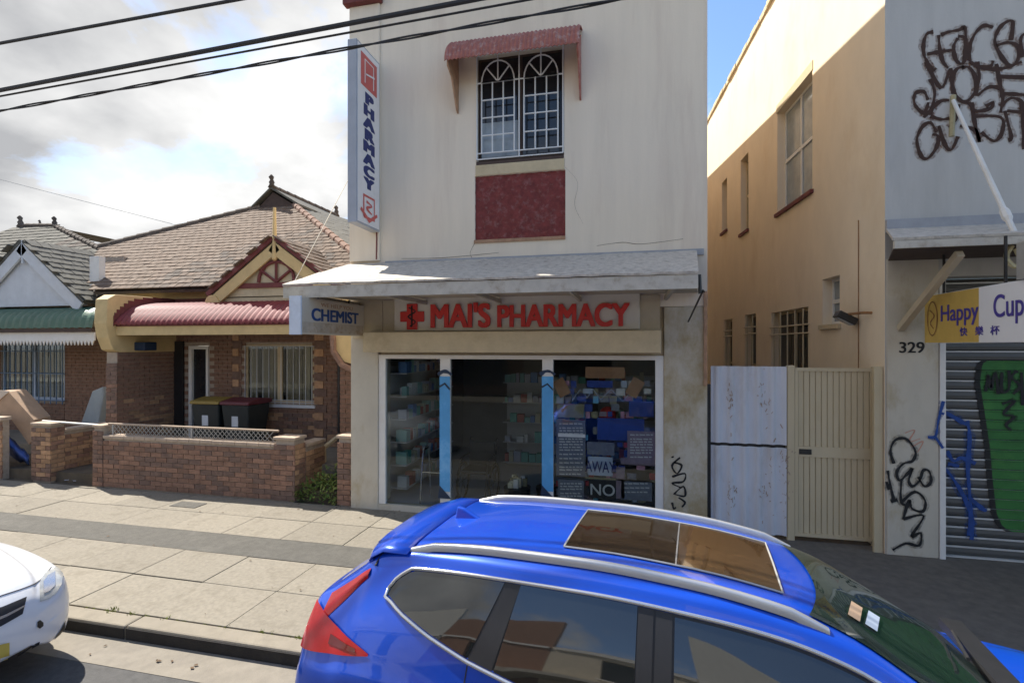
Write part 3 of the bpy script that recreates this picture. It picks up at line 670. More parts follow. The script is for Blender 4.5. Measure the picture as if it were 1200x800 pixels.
# signs ------------------------------------------------------------
sg = thing('name_sign', 'long cream sign board with red letters reading MAI\'S PHARMACY', 'shop sign', (-1.6, VF-.06, 2.9))
s0, s1 = U(462, VF-.06), U(750, VF-.06); st_, sb_ = Z(600, 345, VF-.06), Z(600, 387, VF-.06)
mat('board_cream', (.66, .61, .51), .5, .05, 3, dirt=(.5, .43, .33), dscale=3)
box('board', 'board_cream', sg, s0, s1, VF-.07, VF-.034, sb_, st_, bevel=.02)
def tx(px0, px1, py0, py1, s, m, t, v, bold=.012, shear=0, depth=.006):
    u0, u1 = U(px0, v), U(px1, v); zt, z_ = Z((px0+px1)/2, py0, v), Z((px0+px1)/2, py1, v)
    o = text(s, 'lettering', m, t, (0, 0, 0), (1, 0, 0), (0, 0, 1), 1.0, depth, bold, 'LEFT', shear=shear)
    co = np.array([q.co[:] for q in o.data.vertices]); o_ = org(t)
    co = co+np.array(o_); mn, mx = co.min(0), co.max(0)
    k = (u1-u0)/(mx[0]-mn[0]); kz = (zt-z_)/(mx[2]-mn[2])
    for q in o.data.vertices:
        p = np.array(q.co)+np.array(o_); q.co = Vector((u0+(p[0]-mn[0])*k, v+(p[1]-mx[1]), z_+(p[2]-mn[2])*kz))-o_
    return o
tx(505, 575, 355, 384, "MAI'S", 'red_letter', sg, VF-.085, .040, depth=.012); tx(583, 738, 356, 383, 'PHARMACY', 'red_letter', sg, VF-.085, .040, depth=.012)
lg = MB(); cu, cz = U(483, VF-.085), Z(483, 371, VF-.085); a = .20; lg.box(cu-a, cu+a, VF-.094, VF-.076, cz-a*.4, cz+a*.4); lg.box(cu-a*.45, cu+a*.45, VF-.095, VF-.075, cz-a, cz+a); lg.build('cross_emblem', 'red_letter', sg, bevel=.008)
em = MB(); em.tube([(cu, VF-.099, cz-a*.8), (cu, VF-.099, cz+a*.85)], .012, 5); ribbon(em, cr([(cu-.05, VF-.1, cz+.14), (cu+.06, VF-.1, cz+.08), (cu-.06, VF-.1, cz), (cu+.06, VF-.1, cz-.08), (cu-.03, VF-.1, cz-.15)], 4), .025); em.build('emblem_symbol', 'spray_black', sg)
# projecting vertical sign
us = -3.87; v0, v1 = 6.74, VF-.05; zt, z_ = 7.22, 4.55; th = .15
vs = thing('pharmacy_sign', 'tall narrow double sided sign reading PHARMACY on the upper wall', 'sign', (us-th/2, v1, z_))
box('case', 'sign_grey', vs, us-th, us-.006, v0, v1, z_, zt, bevel=.006)
box('sign_face', 'sign_face', vs, us-.006, us, v0+.03, v1-.03, z_+.03, zt-.03)
bracket = MB(); bracket.box(us-th/2-.03, us-th/2+.03, v1, VF-.002, z_+.2, z_+.3); bracket.box(us-th/2-.03, us-th/2+.03, v1, VF-.002, zt-.3, zt-.2); bracket.build('bracket', 'metal_dark', vs)
vm = (v0+v1)/2
for i, ch in enumerate('PHARMACY'):
    o = text(ch, 'lettering', 'navy_letter', vs, (us+.003, vm, 6.40-.182*i), (0, 1, 0), (0, 0, 1),   .215, .002, .017, 'CENTER', sx=2.0)
def logo(zc_, s):
    m_ = MB(); ribbon(m_, [(us+.004, vm-s, zc_-s), (us+.004, vm-s, zc_+s), (us+.004, vm+s, zc_+s), (us+.004, vm+s, zc_-s), (us+.004, vm-s, zc_-s)], .04, (1, 0, 0)); return m_
l1 = MB(); l1.box(us+.001, us+.005, vm-.24, vm+.24, 6.62, 7.10); l1.build('logo', 'red_logo', vs)
l2 = MB(); ribbon(l2, [(us+.007, vm-.13, 6.68), (us+.007, vm-.13, 7.03), (us+.007, vm+.13, 7.03), (us+.007, vm+.13, 6.68)], .035, (1, 0, 0)); ribbon(l2, [(us+.008, vm-.1, 6.82), (us+.008, vm+.16, 6.88)], .03, (1, 0, 0)); l2.build('logo_lines', 'sign_face', vs)
l3 = logo(4.78+.06, .16); ribbon(l3, [(us+.005, vm-.25, 4.78), (us+.005, vm, 4.64), (us+.005, vm+.25, 4.78)], .05, (1, 0, 0)); ribbon(l3, cr([(us+.005, vm-.08, 4.92), (us+.005, vm+.08, 4.88), (us+.005, vm-.08, 4.82), (us+.005, vm+.08, 4.76)]), .04, (1, 0, 0)); l3.build('logo', 'red_logo', vs)
# chemist lightbox under the awning
uc = -4.13; c0, c1 = 5.80, 7.42; zt, z_ = 3.385, 2.905
cs = thing('chemist_sign', 'weathered light box sign reading CHEMIST hung under the shop awning', 'sign', (uc, 6.6, z_))
box('case', 'sign_cream', cs, uc-.16, uc-.004, c0+.03, c1, z_, zt); mat('sign_rusty', (.50, .42, .32), .7, .2, 8, dirt=(.30, .17, .07), dscale=9, damt=.9)
box('sign_face', 'sign_cream', cs, uc-.004, uc, c0+.04, c1-.03, z_+.16, zt-.02); box('sign_face', 'sign_rusty', cs, uc-.004, uc, c0+.04, c1-.03, z_+.02, z_+.159)
box('end_cap', 'paint_bluewhite', cs, uc-.165, uc+.003, c0, c0+.03, z_-.01, zt+.01)
text('CHEMIST', 'lettering', 'blue_letter', cs, (uc+.003, (c0+c1)/2+.02, 3.09), (0, 1, 0), (0, 0, 1), .235, .002, .008, 'CENTER', sx=1.27)
text('WE HELP YOU', 'lettering', 'haze_stain', cs, (uc+.003, (c0+c1)/2+.05, 3.285), (0, 1, 0), (0, 0, 1), .075, .001, .0, 'CENTER', sx=1.7)
for y_ in (6.3, 7.1): MB().tube([(uc-.08, y_, zt), (uc-.08, y_, af0+.06)], .012, 5).build('hanger', 'metal_dark', cs)
# tag on the right pillar
def overspray(name, c):
    m = bpy.data.materials.new(name); m.use_nodes = True; nt = m.node_tree; N = nt.nodes; L = nt.links; N.clear()
    o = N.new('ShaderNodeOutputMaterial'); t = N.new('ShaderNodeBsdfTransparent'); d = N.new('ShaderNodeBsdfDiffuse'); d.inputs[0].default_value = (*c, 1)
    tc = N.new('ShaderNodeTexCoord'); n = N.new('ShaderNodeTexNoise'); n.inputs['Scale'].default_value = 26; n.inputs['Detail'].default_value = 5; L.new(tc.outputs['Object'], n.inputs[0])
    r = N.new('ShaderNodeMapRange'); r.inputs[1].default_value = .35; r.inputs[2].default_value = .75; r.inputs[3].default_value = 0; r.inputs[4].default_value = .55; L.new(n.outputs['Fac'], r.inputs[0])
    x = N.new('ShaderNodeMixShader'); L.new(r.outputs[0], x.inputs[0]); L.new(t.outputs[0], x.inputs[1]); L.new(d.outputs[0], x.inputs[2]); L.new(x.outputs[0], o.inputs[0]); MATS[name] = m
overspray('mist_brown', (.20, .10, .06)); overspray('mist_black', (.05, .05, .05)); overspray('mist_blue', (.03, .10, .35))
def strokes(parent, name, m, lst, fn, wid, nrm=(0, -1, 0), n=5):
    mb = MB(); ms = MB(); off = Vector(nrm)*.0
    for pts in lst:
        P_ = [Vector(fn(*p)) for p in cr(pts, n)]; ribbon(mb, P_, wid, nrm); ribbon(ms, [q-Vector(nrm)*.0035 for q in P_], wid*2.3, nrm)
    o = mb.build(name, m, parent); k = {'spray_brown': 'mist_brown', 'spray_blue': 'mist_blue'}.get(m, 'mist_black')
    if wid > .03: ms.build('overspray', k, o)
    else: ms.b.free()
    return o
zp = lambda x, y: pv(600+x/2.665, 320+y/2.665, VF-.006)
strokes(ph, 'graffiti_tag', 'spray_black', [[(498, 575), (505, 572)], [(525, 575), (500, 600), (515, 625), (530, 600), (505, 590)], [(500, 635), (540, 625), (535, 650), (500, 655), (530, 670)], [(505, 690), (535, 665), (540, 695), (510, 690)], [(520, 700), (540, 715), (530, 730)], [(500, 715), (505, 735), (512, 730)]], zp, .028)
# ================================================================== RIGHT BUILDING (next shop)
VR = 7.35; UC = U(1037, VR); ang = R(-4.47); sdv = Vector((math.sin(ang), math.cos(ang), 0)); snv = Vector((-math.cos(ang), math.sin(ang), 0))
nb = thing('corner_building', 'tall rendered building with peach side wall, grey front and roller shutter', 'building', (UC+2, VR+3, PAV))
P0 = Vector((UC, VR, PAV))
def sw_(px, py):
    p = Vector(pplane(px, py, P0, snv)); return ((p-P0).dot(sdv), p.z)
sTop = [(-.001, 14.0), (sw_(916, 0)[0], sw_(916, 0)[1]), (sw_(848, 138)[0], sw_(848, 138)[1])]
H0 = sTop[1][1]+.3
win = [(914, 952, 92+14, 222, 0)]
s_a, zA = sw_(952, 83); s_b, zB = sw_(911, 133); zlo = sw_(952, 222)[1]; zhi = (zA+zB)/2
W1 = (s_a, s_b, zlo-PAV, zhi-PAV)
s2a = sw_(877, 175)[0]; s2b = sw_(868, 0+185)[0]; W2 = (s2a, s2b, sw_(877, 268)[1]-PAV, sw_(877, 178)[1]-PAV)
s3a = sw_(852, 206)[0]; s3b = sw_(846, 210)[0]; W3 = (s3a, s3b, sw_(850, 270)[1]-PAV, sw_(850, 210)[1]-PAV)
s4a = sw_(947, 360)[0]; s4b = sw_(904, 365)[0]; W4 = (s4a, s4b, 1.0, sw_(947, 359)[1]-PAV)
s5a = sw_(984, 322)[0]; s5b = sw_(964, 325)[0]; W5 = (s5a, s5b, sw_(984, 379)[1]-PAV, sw_(984, 322)[1]-PAV)
s6a = sw_(886, 370)[0]; s6b = sw_(873, 370)[0]; W6 = (s6a, s6b, 1.0, sw_(880, 368)[1]-PAV)
s7a = sw_(858, 373)[0]; s7b = sw_(849, 373)[0]; W7 = (s7a, s7b, 1.0, sw_(855, 374)[1]-PAV)
LW = 16.0; HW = max(9.0, H0-PAV)
print('side wall', [round(x, 2) for x in (W1+W2+W3+W4+W5)], 'top', sTop)
swm = MB(); wall_holes(swm, P0, sdv, LW, HW, .3, snv, [W1, W2, W3, W4, W5, W6, W7])
swm.build('side_wall', 'render_peach', nb, weld=True)
rotS = Matrix((sdv, snv, Vector((0, 0, 1)))).transposed().to_4x4(); mtS = Matrix.Translation(P0) @ rotS
# broken brick top edge of the parapet, white painted
pc = MB(); s = 0.0
while s < LW:
    l = rnd.uniform(.18, .4); pc.box(s, s+l-.01, -.33, .05+rnd.uniform(-.02, .02), HW+.002, HW+.10+rnd.uniform(-.02, .02), mtS); s += l
pc.build('parapet_coping', 'paint_cream', nb)
def swindow(W, frame='paint_cream', glassm='window_grey', bars=2, sill='maroon', mull=1, rec=.14):
    o = MB(); f = .05
    a, b, c, d = W
    o.box(a+.003, b-.003, -rec-.04, -rec, c+.003, c+f, mtS); o.box(a+.003, b-.003, -rec-.04, -rec, d-f, d-.003, mtS); o.box(a+.003, a+f, -rec-.04, -rec, c+f, d-f, mtS); o.box(b-f, b-.003, -rec-.04, -rec, c+f, d-f, mtS)
    o.box(a+f, b-f, -rec-.035, -rec+.012, (c+d)/2-.03, (c+d)/2+.03, mtS)
    for k in range(1, mull+1): q = a+(b-a)*k/(mull+1); o.box(q-.025, q+.025, -rec-.034, -rec+.008, c+f, (c+d)/2-.03, mtS); o.box(q-.025, q+.025, -rec-.034, -rec+.008, (c+d)/2+.03, d-f, mtS)
    fo = o.build('window', frame, nb)
    MB().box(a+f, b-f, -rec-.025, -rec-.015, c+f, d-f, mtS).build('pane', glassm, fo)
    if sill: MB().box(a-.05, b+.05, -.06, .05, c-.07, c-.003, mtS).build('sill', sill, fo)
    return fo
f1 = swindow(W1, 'paint_white', 'window_grey')
MB().box(W1[0]-.03, W1[1]+.03, -.02, .012, W1[3]+.002, W1[3]+.16, mtS).build('lintel', 'render_lintel', f1)
swindow(W2, 'paint_cream', 'window_dark', mull=0); swindow(W3, 'paint_cream', 'window_dark', mull=0)
swindow(W5, 'paint_white', 'window_grey', sill='paint_cream', mull=0)
for W in (W4, W6, W7):
    fo = swindow(W, 'paint_cream', 'window_dark', sill=None, mull=1 if W is W4 else 0); n_ = 5 if W is W4 else 2; gb = MB()
    for k in range(n_): q = W[0]+(W[1]-W[0])*(k+.5)/n_; gb.tube([tuple(mtS @ Vector((q, .01, W[2]+.05))), tuple(mtS @ Vector((q, .01, W[3]-.02)))], .014, 5)
    for zz in (W[3]-.3, W[3]-.45, W[2]+.2): gb.tube([tuple(mtS @ Vector((W[0]-.06, .01, zz))), tuple(mtS @ Vector((W[1]+.06, .01, zz)))], .014, 5)
    gb.build('security_grille', 'paint_cream', fo)
# front wall of this building
fx1 = UC+7; zAw = Z(1045, 271, VR)
sh0 = U(1107, VR); sh1 = sh0+3.2; shz = Z(1150, 400, VR)+.05
fb = MB(); slab(fb, UC, fx1, VR-.004, VR+.3, PAV-.1, HW+PAV, [(sh0, sh1, PAV-.1, 3.6)]); fb.build('front_wall', 'render_grey', nb, weld=True)
box('pillar_face', 'render_pillar', nb, UC+.012, U(1099, VR), VR-.022, VR-.0045, PAV, zAw-.35, bevel=.008)
box('door_jamb', 'paint_white', nb, U(1100, VR), sh0-.002, VR-.03, VR-.005, PAV, 3.55)
rf_ = MB(); rf_.box(UC+.3, fx1, VR+.3, VR+14, HW-.6, HW-.4); rf_.build('roof', 'tile_grey', nb)
# roller shutter with single slats
rsx = thing('roller_shutter', 'closed grey roller shutter sprayed with a big green shape', 'shutter', ((sh0+sh1)/2, VR+.1, PAV))
zz = PAV+.02; k = 0; slats = []
pitch = Z(1150, 590, VR+.1)-Z(1150, 601.5, VR+.1)
me = None
while zz < 3.5:
    sl = MB(); sl.prism([(sh0+.004, VR+.12, zz), (sh0+.004, VR+.10, zz+.012), (sh0+.004, VR+.092, zz+pitch*.4), (sh0+.004, VR+.10, zz+pitch*.78), (sh0+.004, VR+.12, zz+pitch*.8)], (sh1-sh0-.008, 0, 0)); sl.build('slat', 'shutter_metal', rsx)
    lp = MB(); lp.box(sh0+.004, sh1-.004, VR+.088, VR+.115, zz+pitch*.82, zz+pitch*.97); lp.build('slat_lip', 'shutter_lip_lit', rsx); slats.append(zz); zz += pitch
box('bottom_rail', 'shutter_lip_lit', rsx, sh0+.002, sh1-.002, VR+.07, VR+.13, PAV-.0, PAV+.018)
box('shutter_backing', 'metal_dark', rsx, sh0+.002, sh1-.002, VR+.125, VR+.14, PAV, 3.58)
zq = lambda x, y, v=VR+.086: pv(1020+x/3.08, 400+y/3.08, v)
# green shape, cut slat by slat
outl = [zq(*p) for p in [(440, 55), (400, 80), (392, 150), (408, 250), (428, 380), (438, 500), (452, 620), (475, 670), (520, 692)]]
def left_at(z):
    for i in range(len(outl)-1):
        a, b = outl[i], outl[i+1]
        if (a[2]-z)*(b[2]-z) <= 0: t = (z-a[2])/(b[2]-a[2]+1e-9); return a[0]+(b[0]-a[0])*t
    return None
gs = MB(); gk = MB(); gw = 1.75
for z_0 in slats:
    for (za, zb_, vv) in ((z_0+.005, z_0+pitch*.4, VR+.0895), (z_0+pitch*.4, z_0+pitch*.79, VR+.0895), (z_0+pitch*.82, z_0+pitch*.97, VR+.0865)):
        l0, l1 = left_at(za), left_at(zb_)
        if l0 is None or l1 is None: continue
        rr_ = UC+3.1
        gs.face([(l0, vv, za), (rr_, vv, za), (rr_, vv, zb_), (l1, vv, zb_)])
        gk.face([(l0-.05, vv-.001, za), (l0+.012, vv-.001, za), (l1+.012, vv-.001, zb_), (l1-.05, vv-.001, zb_)])
gs.build('green_graffiti', 'spray_green', rsx); gk.build('graffiti_outline', 'spray_black', rsx)
strokes(rsx, 'graffiti_tag', 'spray_black', [[(415, 180), (425, 120), (435, 170), (450, 110), (462, 190)], [(475, 110), (475, 180), (500, 170), (500, 105)], [(530, 105), (510, 130), (540, 160), (515, 190)], [(475, 225), (520, 215), (480, 260), (520, 270), (490, 300), (510, 320)], [(545, 110), (550, 230)]], lambda x, y: zq(x, y, VR+.083), .035)
strokes(rsx, 'blue_graffiti', 'spray_blue', [[(205, 395), (280, 470), (335, 555), (368, 640), (365, 715)], [(350, 285), (358, 350), (352, 470), (362, 600), (358, 700)], [(270, 255), (330, 290), (352, 300)], [(275, 395), (300, 430), (330, 420), (380, 440)], [(280, 440), (320, 450)], [(355, 560), (400, 600), (420, 610)]], lambda x, y: zq(x, y, VR+.082), .05)
zr_ = lambda x, y: zq(x, y, VR-.034)
strokes(nb, 'blue_graffiti', 'spray_blue', [[(263, 215), (245, 285), (235, 340), (207, 345)], [(235, 345), (262, 385)], [(248, 255), (266, 262)]], zr_, .035)
zt_ = lambda x, y: zq(x, y, VR-.026)
strokes(nb, 'graffiti_tag', 'spray_black', [[(85, 440), (72, 395), (90, 355), (130, 352), (162, 395), (152, 430), (120, 440), (95, 470), (105, 502), (130, 480), (152, 458), (138, 500), (152, 522), (178, 500), (190, 465), (212, 468), (218, 505), (195, 522), (172, 488)], [(62, 465), (72, 520), (86, 578)], [(58, 505), (68, 535)], [(74, 578), (98, 570)], [(112, 495), (112, 580), (150, 590)], [(112, 580), (160, 542), (197, 572), (190, 612), (150, 602), (140, 572), (118, 642)], [(118, 640), (192, 628), (148, 702), (182, 690), (176, 735), (128, 728), (80, 752)]], zt_, .035)
strokes(nb, 'pink_graffiti', 'spray_pink', [[(125, 330), (160, 320), (140, 360), (180, 350)], [(150, 380), (190, 360), (170, 400)]], zt_, .015)
zg = lambda x, y: pv(1000+x/4, y/4, VR-.008)
strokes(nb, 'brown_graffiti', 'spray_brown', [
 [(375, 150), (345, 160), (330, 200), (330, 250), (345, 290), (370, 330), (390, 320)], [(400, 165), (405, 230), (420, 290), (445, 320)], [(345, 255), (400, 245), (470, 235)],
 [(410, 165), (450, 150), (500, 140), (522, 130), (527, 200), (522, 260), (515, 300)], [(490, 180), (470, 220), (480, 280), (510, 300), (530, 250), (520, 180), (490, 172)],
 [(655, 130), (610, 122), (570, 160), (545, 220), (545, 280), (580, 312), (640, 312), (655, 285)], [(738, 190), (747, 103), (708, 110), (675, 150), (665, 210), (720, 300), (760, 300), (777, 230), (730, 200), (670, 215)],
 [(820, 150), (785, 180), (790, 270)], [(340, 290), (410, 412), (450, 330)], [(360, 370), (382, 440), (360, 540)], [(520, 310), (480, 330), (465, 390), (490, 460), (530, 477), (570, 430), (570, 360), (540, 315), (508, 322)],
 [(455, 320), (462, 380), (465, 440)], [(580, 290), (590, 370), (570, 450)], [(545, 290), (620, 322), (700, 322), (790, 290)], [(670, 300), (685, 380), (700, 470)], [(690, 360), (830, 365)],
 [(350, 470), (330, 430), (290, 440), (288, 490), (330, 530), (352, 480)], [(330, 552), (400, 480), (450, 470)], [(360, 545), (410, 560), (450, 555)], [(390, 620), (360, 575), (320, 600), (298, 660), (318, 732), (350, 742), (390, 690), (397, 640), (370, 630)],
 [(400, 590), (430, 680), (460, 702), (490, 640)], [(490, 490), (480, 560), (450, 600)], [(540, 480), (570, 520), (640, 510), (655, 480), (620, 500)], [(555, 480), (570, 580), (592, 667), (570, 610), (500, 590)],
 [(555, 545), (690, 550), (697, 620), (660, 662), (600, 620)], [(580, 450), (640, 408), (700, 430), (690, 530)], [(700, 440), (760, 442), (840, 450)], [(690, 500), (740, 460), (790, 480), (800, 540)], [(710, 520), (740, 640), (725, 657)], [(720, 520), (830, 530)], [(790, 480), (795, 600), (800, 700)]], zg, .046)
text('329', 'house_number', 'spray_black', nb, pv(1053, 413, VR-.027), (1, 0, 0), (0, 0, 1), .19, .003, .003)
# awning of this building
VB = 6.1; b0 = U(1046, VB); zf0 = Z(1110, 289, VB); zf1 = Z(1110, 279, VB); zw = zAw
ab = MB(); ab.grid([[(b0+(fx1-b0)*t+(UC-b0)*(1-t)*q, VB+(VR-VB-.03)*q, zf1+.012+(zw-zf1)*q) for q in (0, .5, 1)] for t in [k/16 for k in range(17)]])
abo = ab.build('awning', 'awning_top', nb, solid=.03)
box('fascia', 'awning_fascia', abo, b0+.01, fx1, VB-.02, VB+.015, zf0, zf1-.01)
MB().prism([(b0+.03, VB+.02, zf0+.03), (fx1, VB+.02, zf0+.03), (fx1, VR-.04, zf0+.05), (UC+.02, VR-.04, zf0+.05)], (0, 0, .02)).build('soffit', 'timber_dark', abo)
box('flashing', 'flashing', nb, UC+.0, fx1, VR-.05, VR-.0048, zAw-.02, Z(1045, 258, VR))
sp0, sp1 = pv(1055, 385, VR-.03), pv(1125, 297, 6.2)
stt = MB(); d = Vector(sp1)-Vector(sp0); stt.tube([sp0, sp1], .05, 4); stt.build('awning_strut', 'paint_beige', abo)
tr0, tr1 = pv(1117, 118, VR-.03), pv(1193, 282, 6.25)
mid = [tuple(Vector(tr0).lerp(Vector(tr1), t)) for t in (0, .3, .32, .6, .8, .82, .86, .88, 1)]
MB().tube(mid, [.022, .022, .026, .026, .028, .045, .045, .028, .028], 8).build('tie_rod', 'paint_white', abo)
MB().tube([pv(1117, 112, VR-.012), pv(1115, 160, VR-.012)], .03, 6).build('rod_plate', 'rusty_rod', abo)
hk = MB(); e_ = pv(1193, 282, 6.2); hk.tube(cr([(e_[0]-.05, e_[1], e_[2]-.05), (e_[0]-.10, e_[1], e_[2]-.16), (e_[0]-.03, e_[1], e_[2]-.26), (e_[0]+.02, e_[1], e_[2]-.2), (e_[0]-.02, e_[1], e_[2]-.08)]), .025, 6); hk.build('hook', 'rusty_rod', abo)
# Happy Cup sign
uh = 3.48; h1, h0 = 7.18, 5.2; zt, z_ = 3.35, 2.78
hc = thing('cafe_sign', 'yellow and white sign reading Happy Cup hung under the right awning', 'sign', (uh, 6.2, z_))
vy = pu(1147, 380, uh)[1]
box('board', 'sign_white', hc, uh+.004, uh+.12, h0, h1, z_, zt, bevel=.006)
box('yellow_panel', 'sign_yellow', hc, uh, uh+.0035, vy, h1-.004, z_+.006, zt-.006); box('white_panel', 'sign_white', hc, uh, uh+.0035, h0+.004, vy-.001, z_+.006, zt-.006)
def htext(s, v, z, size, m='violet_letter', sx=1.0, bold=.004): return text(s, 'lettering', m, hc, (uh-.004, v, z), (0, -1, 0), (0, 0, 1), size, .001, bold, 'LEFT', sx=sx)
hv = lambda px: pu(px, 380, uh)[1]
htext('Happy', hv(1102), 3.03, .26, sx=(hv(1102)-hv(1150))/(.26*2.75)); htext('Cup', hv(1164), 3.03, .31, sx=.78)
for px, ch in ((1125, '快'), (1143, '樂'), (1161, '杯')): htext(ch, hv(px), 2.865, .10, sx=1.3, bold=.002)
hl = MB(); hcen = hv(1093); ribbon(hl, [(uh-.004, hcen+.1*math.cos(t), 3.07+.2*math.sin(t)) for t in [6.28*k/16 for k in range(17)]], .018, (-1, 0, 0)); ribbon(hl, cr([(uh-.004, hcen+.05, 3.17), (uh-.004, hcen-.04, 3.1), (uh-.004, hcen+.04, 3.02), (uh-.004, hcen-.03, 2.95)]), .02, (-1, 0, 0)); hl.build('logo', 'rust', hc)
for y_ in (5.9, 6.9): MB().tube([(uh+.06, y_, zt), (uh+.06, y_, zf0+.05)], .015, 5).build('hanger', 'metal_dark', hc)
box('sign_box', 'galv', hc, uh-.02, uh+.08, 5.35, 5.63, zt+.005, zt+.34)
# floodlight on the side wall
fl = thing('floodlight', 'dark floodlight on a rusty bracket high on the peach side wall', 'floodlight', tuple(mtS @ Vector((.4, 0, 3))))
sF, zF = sw_(1010, 372)
q = mtS @ Vector((sF+.1, .16, zF-PAV+.0))
MB().tube([tuple(mtS @ Vector((sF-.25, .0, zF-PAV+.05))), tuple(mtS @ Vector((sF-.25, .12, zF-PAV+.05))), tuple(mtS @ Vector((sF+.1, .16, zF-PAV+.05)))], .018, 6).build('arm', 'rust', fl)
hm = MB(); hm.box(-.13, .13, -.09, .09, -.05, .05, Matrix.Translation(q) @ Matrix.Rotation(.5, 4, 'Y')); hm.build('lamp_head', 'metal_dark', fl, bevel=.012)
hm = MB(); hm.box(-.11, .11, -.07, .07, -.058, -.0505, Matrix.Translation(q) @ Matrix.Rotation(.5, 4, 'Y')); hm.build('lens', 'window_grey', fl)
cp = MB(); s_c = sw_(1007, 330)[0]; cp.tube([tuple(mtS @ Vector((s_c, .012, .2))), tuple(mtS @ Vector((s_c, .012, sw_(1007, 258)[1]-PAV)))], .006, 5); cp.build('conduit', 'rust', nb)
# ================================================================== GATES between the buildings
VG = 7.6
mat('rust_faint', (.40, .30, .235), .9, .3, 14)
cg = thing('corrugated_gate', 'white corrugated sheet gate with rust marks beside the shop', 'gate', (U(876, VG), VG, PAV))
g0, g1 = U(833, VG), U(921, VG)
def corr(za, zb_, name='sheet'):
    m_ = MB(); n_ = 44; G = []
    for i in range(n_+1):
        uu = g0+(g1-g0)*i/n_; ph_ = i % 8; off = (.0, .0, .008, .028, .034, .028, .008, .0)[ph_]
        G.append([(uu, VG-off, za), (uu, VG-off, zb_)])
    return m_.grid(G).build(name, 'corrugated_white', cg, solid=.004)
zt = Z(876, 429, VG); zm = Z(876, 521, VG)
corr(zm+.02, zt); corr(PAV+.05, zm-.02)
box('crossrail', 'metal_dark', cg, g0, g1, VG+.012, VG+.05, zm-.05, zm+.05); box('gate_post', 'metal_dark', cg, g0-.05, g0-.005, VG-.02, VG+.04, PAV, Z(833, 450, VG))
for (cx, zz) in ((855, 470), (897, 470), (857, 575), (897, 575), (920, 540), (921, 580)):
    m_ = MB(); c = pv(cx, zz, VG-.040)
    for k in range(20): a = rnd.gauss(0, .05); b = rnd.gauss(0, .17); ribbon(m_, [(c[0]+a, c[1]-k*.00002, c[2]+b), (c[0]+a+rnd.uniform(-.03, .03), c[1]-k*.00002, c[2]+b+rnd.uniform(-.06, .06))], rnd.uniform(.006, .014))
    stuff(m_.build('rust_mark', 'rust_faint', cg))
mg = thing('metal_gate', 'cream ribbed steel gate between the white sheets and the grey pillar', 'gate', (U(976, VG), VG, PAV))
m0, m1 = U(931, VG), U(1023, VG); zt = Z(976, 431, VG); zl = Z(976, 530, VG)
box('gate_post', 'gate_cream', mg, U(922, VG), m0-.004, VG-.03, VG+.05, PAV-.02, zt+.03, bevel=.006); box('gate_post', 'gate_cream', mg, U(1023, 7.4), UC-.012, 7.37, 7.42, PAV-.02, zt+.03, bevel=.006); box('gate_post', 'gate_cream', mg, m1+.004, UC-.035, VG-.03, VG+.05, PAV-.02, zt+.02)
gf = MB(); gf.box(m0, m1, VG-.022, VG+.02, zt-.045, zt); gf.box(m0, m1, VG-.022, VG+.02, PAV+.06, PAV+.105); gf.box(m0, m0+.04, VG-.021, VG+.02, PAV+.106, zt-.046); gf.box(m1-.04, m1, VG-.021, VG+.02, PAV+.106, zt-.046); gf.box(m0+.041, m1-.041, VG-.021, VG+.02, zl-.07, zl+.07); gf.build('frame', 'gate_cream', mg)
nP = 12
for k in range(nP):
    a = m0+.042+(m1-m0-.084)*k/nP; b = m0+.042+(m1-m0-.084)*(k+1)/nP
    for (za, zb_) in ((PAV+.106, zl-.071), (zl+.071, zt-.046)):
        MB().prism([(a+.0005, VG+.012, za), (a+.006, VG-.004, za), (b-.006, VG-.004, za), (b-.0005, VG+.012, za)], (0, 0, zb_-za)).build('panel_rib', 'gate_cream', mg)
box('lock_plate', 'metal_dark', mg, m0+.05, m0+.20, VG-.03, VG-.0215, zl-.035, zl+.035)
# ================================================================== MIDDLE HOUSE
VW = 9.85; VV = 8.45; FL = .58
hs = thing('brick_house', 'brown brick house with a red bullnose verandah and cream timbered gable', 'house', (-8, 10, PAV))
pwu = pv(137, 400, VV)[0]; wl = U(205, VW); wr_ = -5.15
zbeam0, zbeam1 = Z(270, 392, VV), Z(270, 381, VV)
# walls: main wall with window and door openings
hw0, hw1 = U(287, VW), U(368, VW); hwz0, hwz1 = Z(328, 472, VW), Z(328, 403, VW)
d0, d1 = U(222, VW), U(245, VW); dz1 = Z(232, 405, VW)
mw = MB(); slab(mw, pwu-.02, wr_, VW, VW+.25, PAV-.1, 4.0, [(hw0, hw1, hwz0, hwz1), (d0, d1, FL, dz1)]); mw.build('wall', 'mortar', hs, weld=True)
def skip_main(x, z):
    uu = pwu+x; zz = PAV+.2+z
    return (hw0-.05 < uu < hw1+.05 and hwz0-.08 < zz < hwz1+.02) or (d0-.06 < uu < d1+.06 and zz < dz1+.05) or zz < .5
bricks(hs, (pwu, VW, PAV+.2), (1, 0, 0), (0, -1, 0), wr_-pwu-.02, 3.1, .018, 170, ('brick', 'brick', 'brick_dark', 'brick_orange'), skip=skip_main)
# quoin bands either side of the window
for k in range(14):
    zz = FL+.05+k*.172
    for a, b in ((hw1+.03, hw1+.32), (hw0-.30, hw0-.06)):
        box('quoin', 'brick_orange' if k % 2 else 'brick_dark', hs, a, b-(.08 if k % 2 else 0), VW-.034, VW-.019, zz, zz+.155)
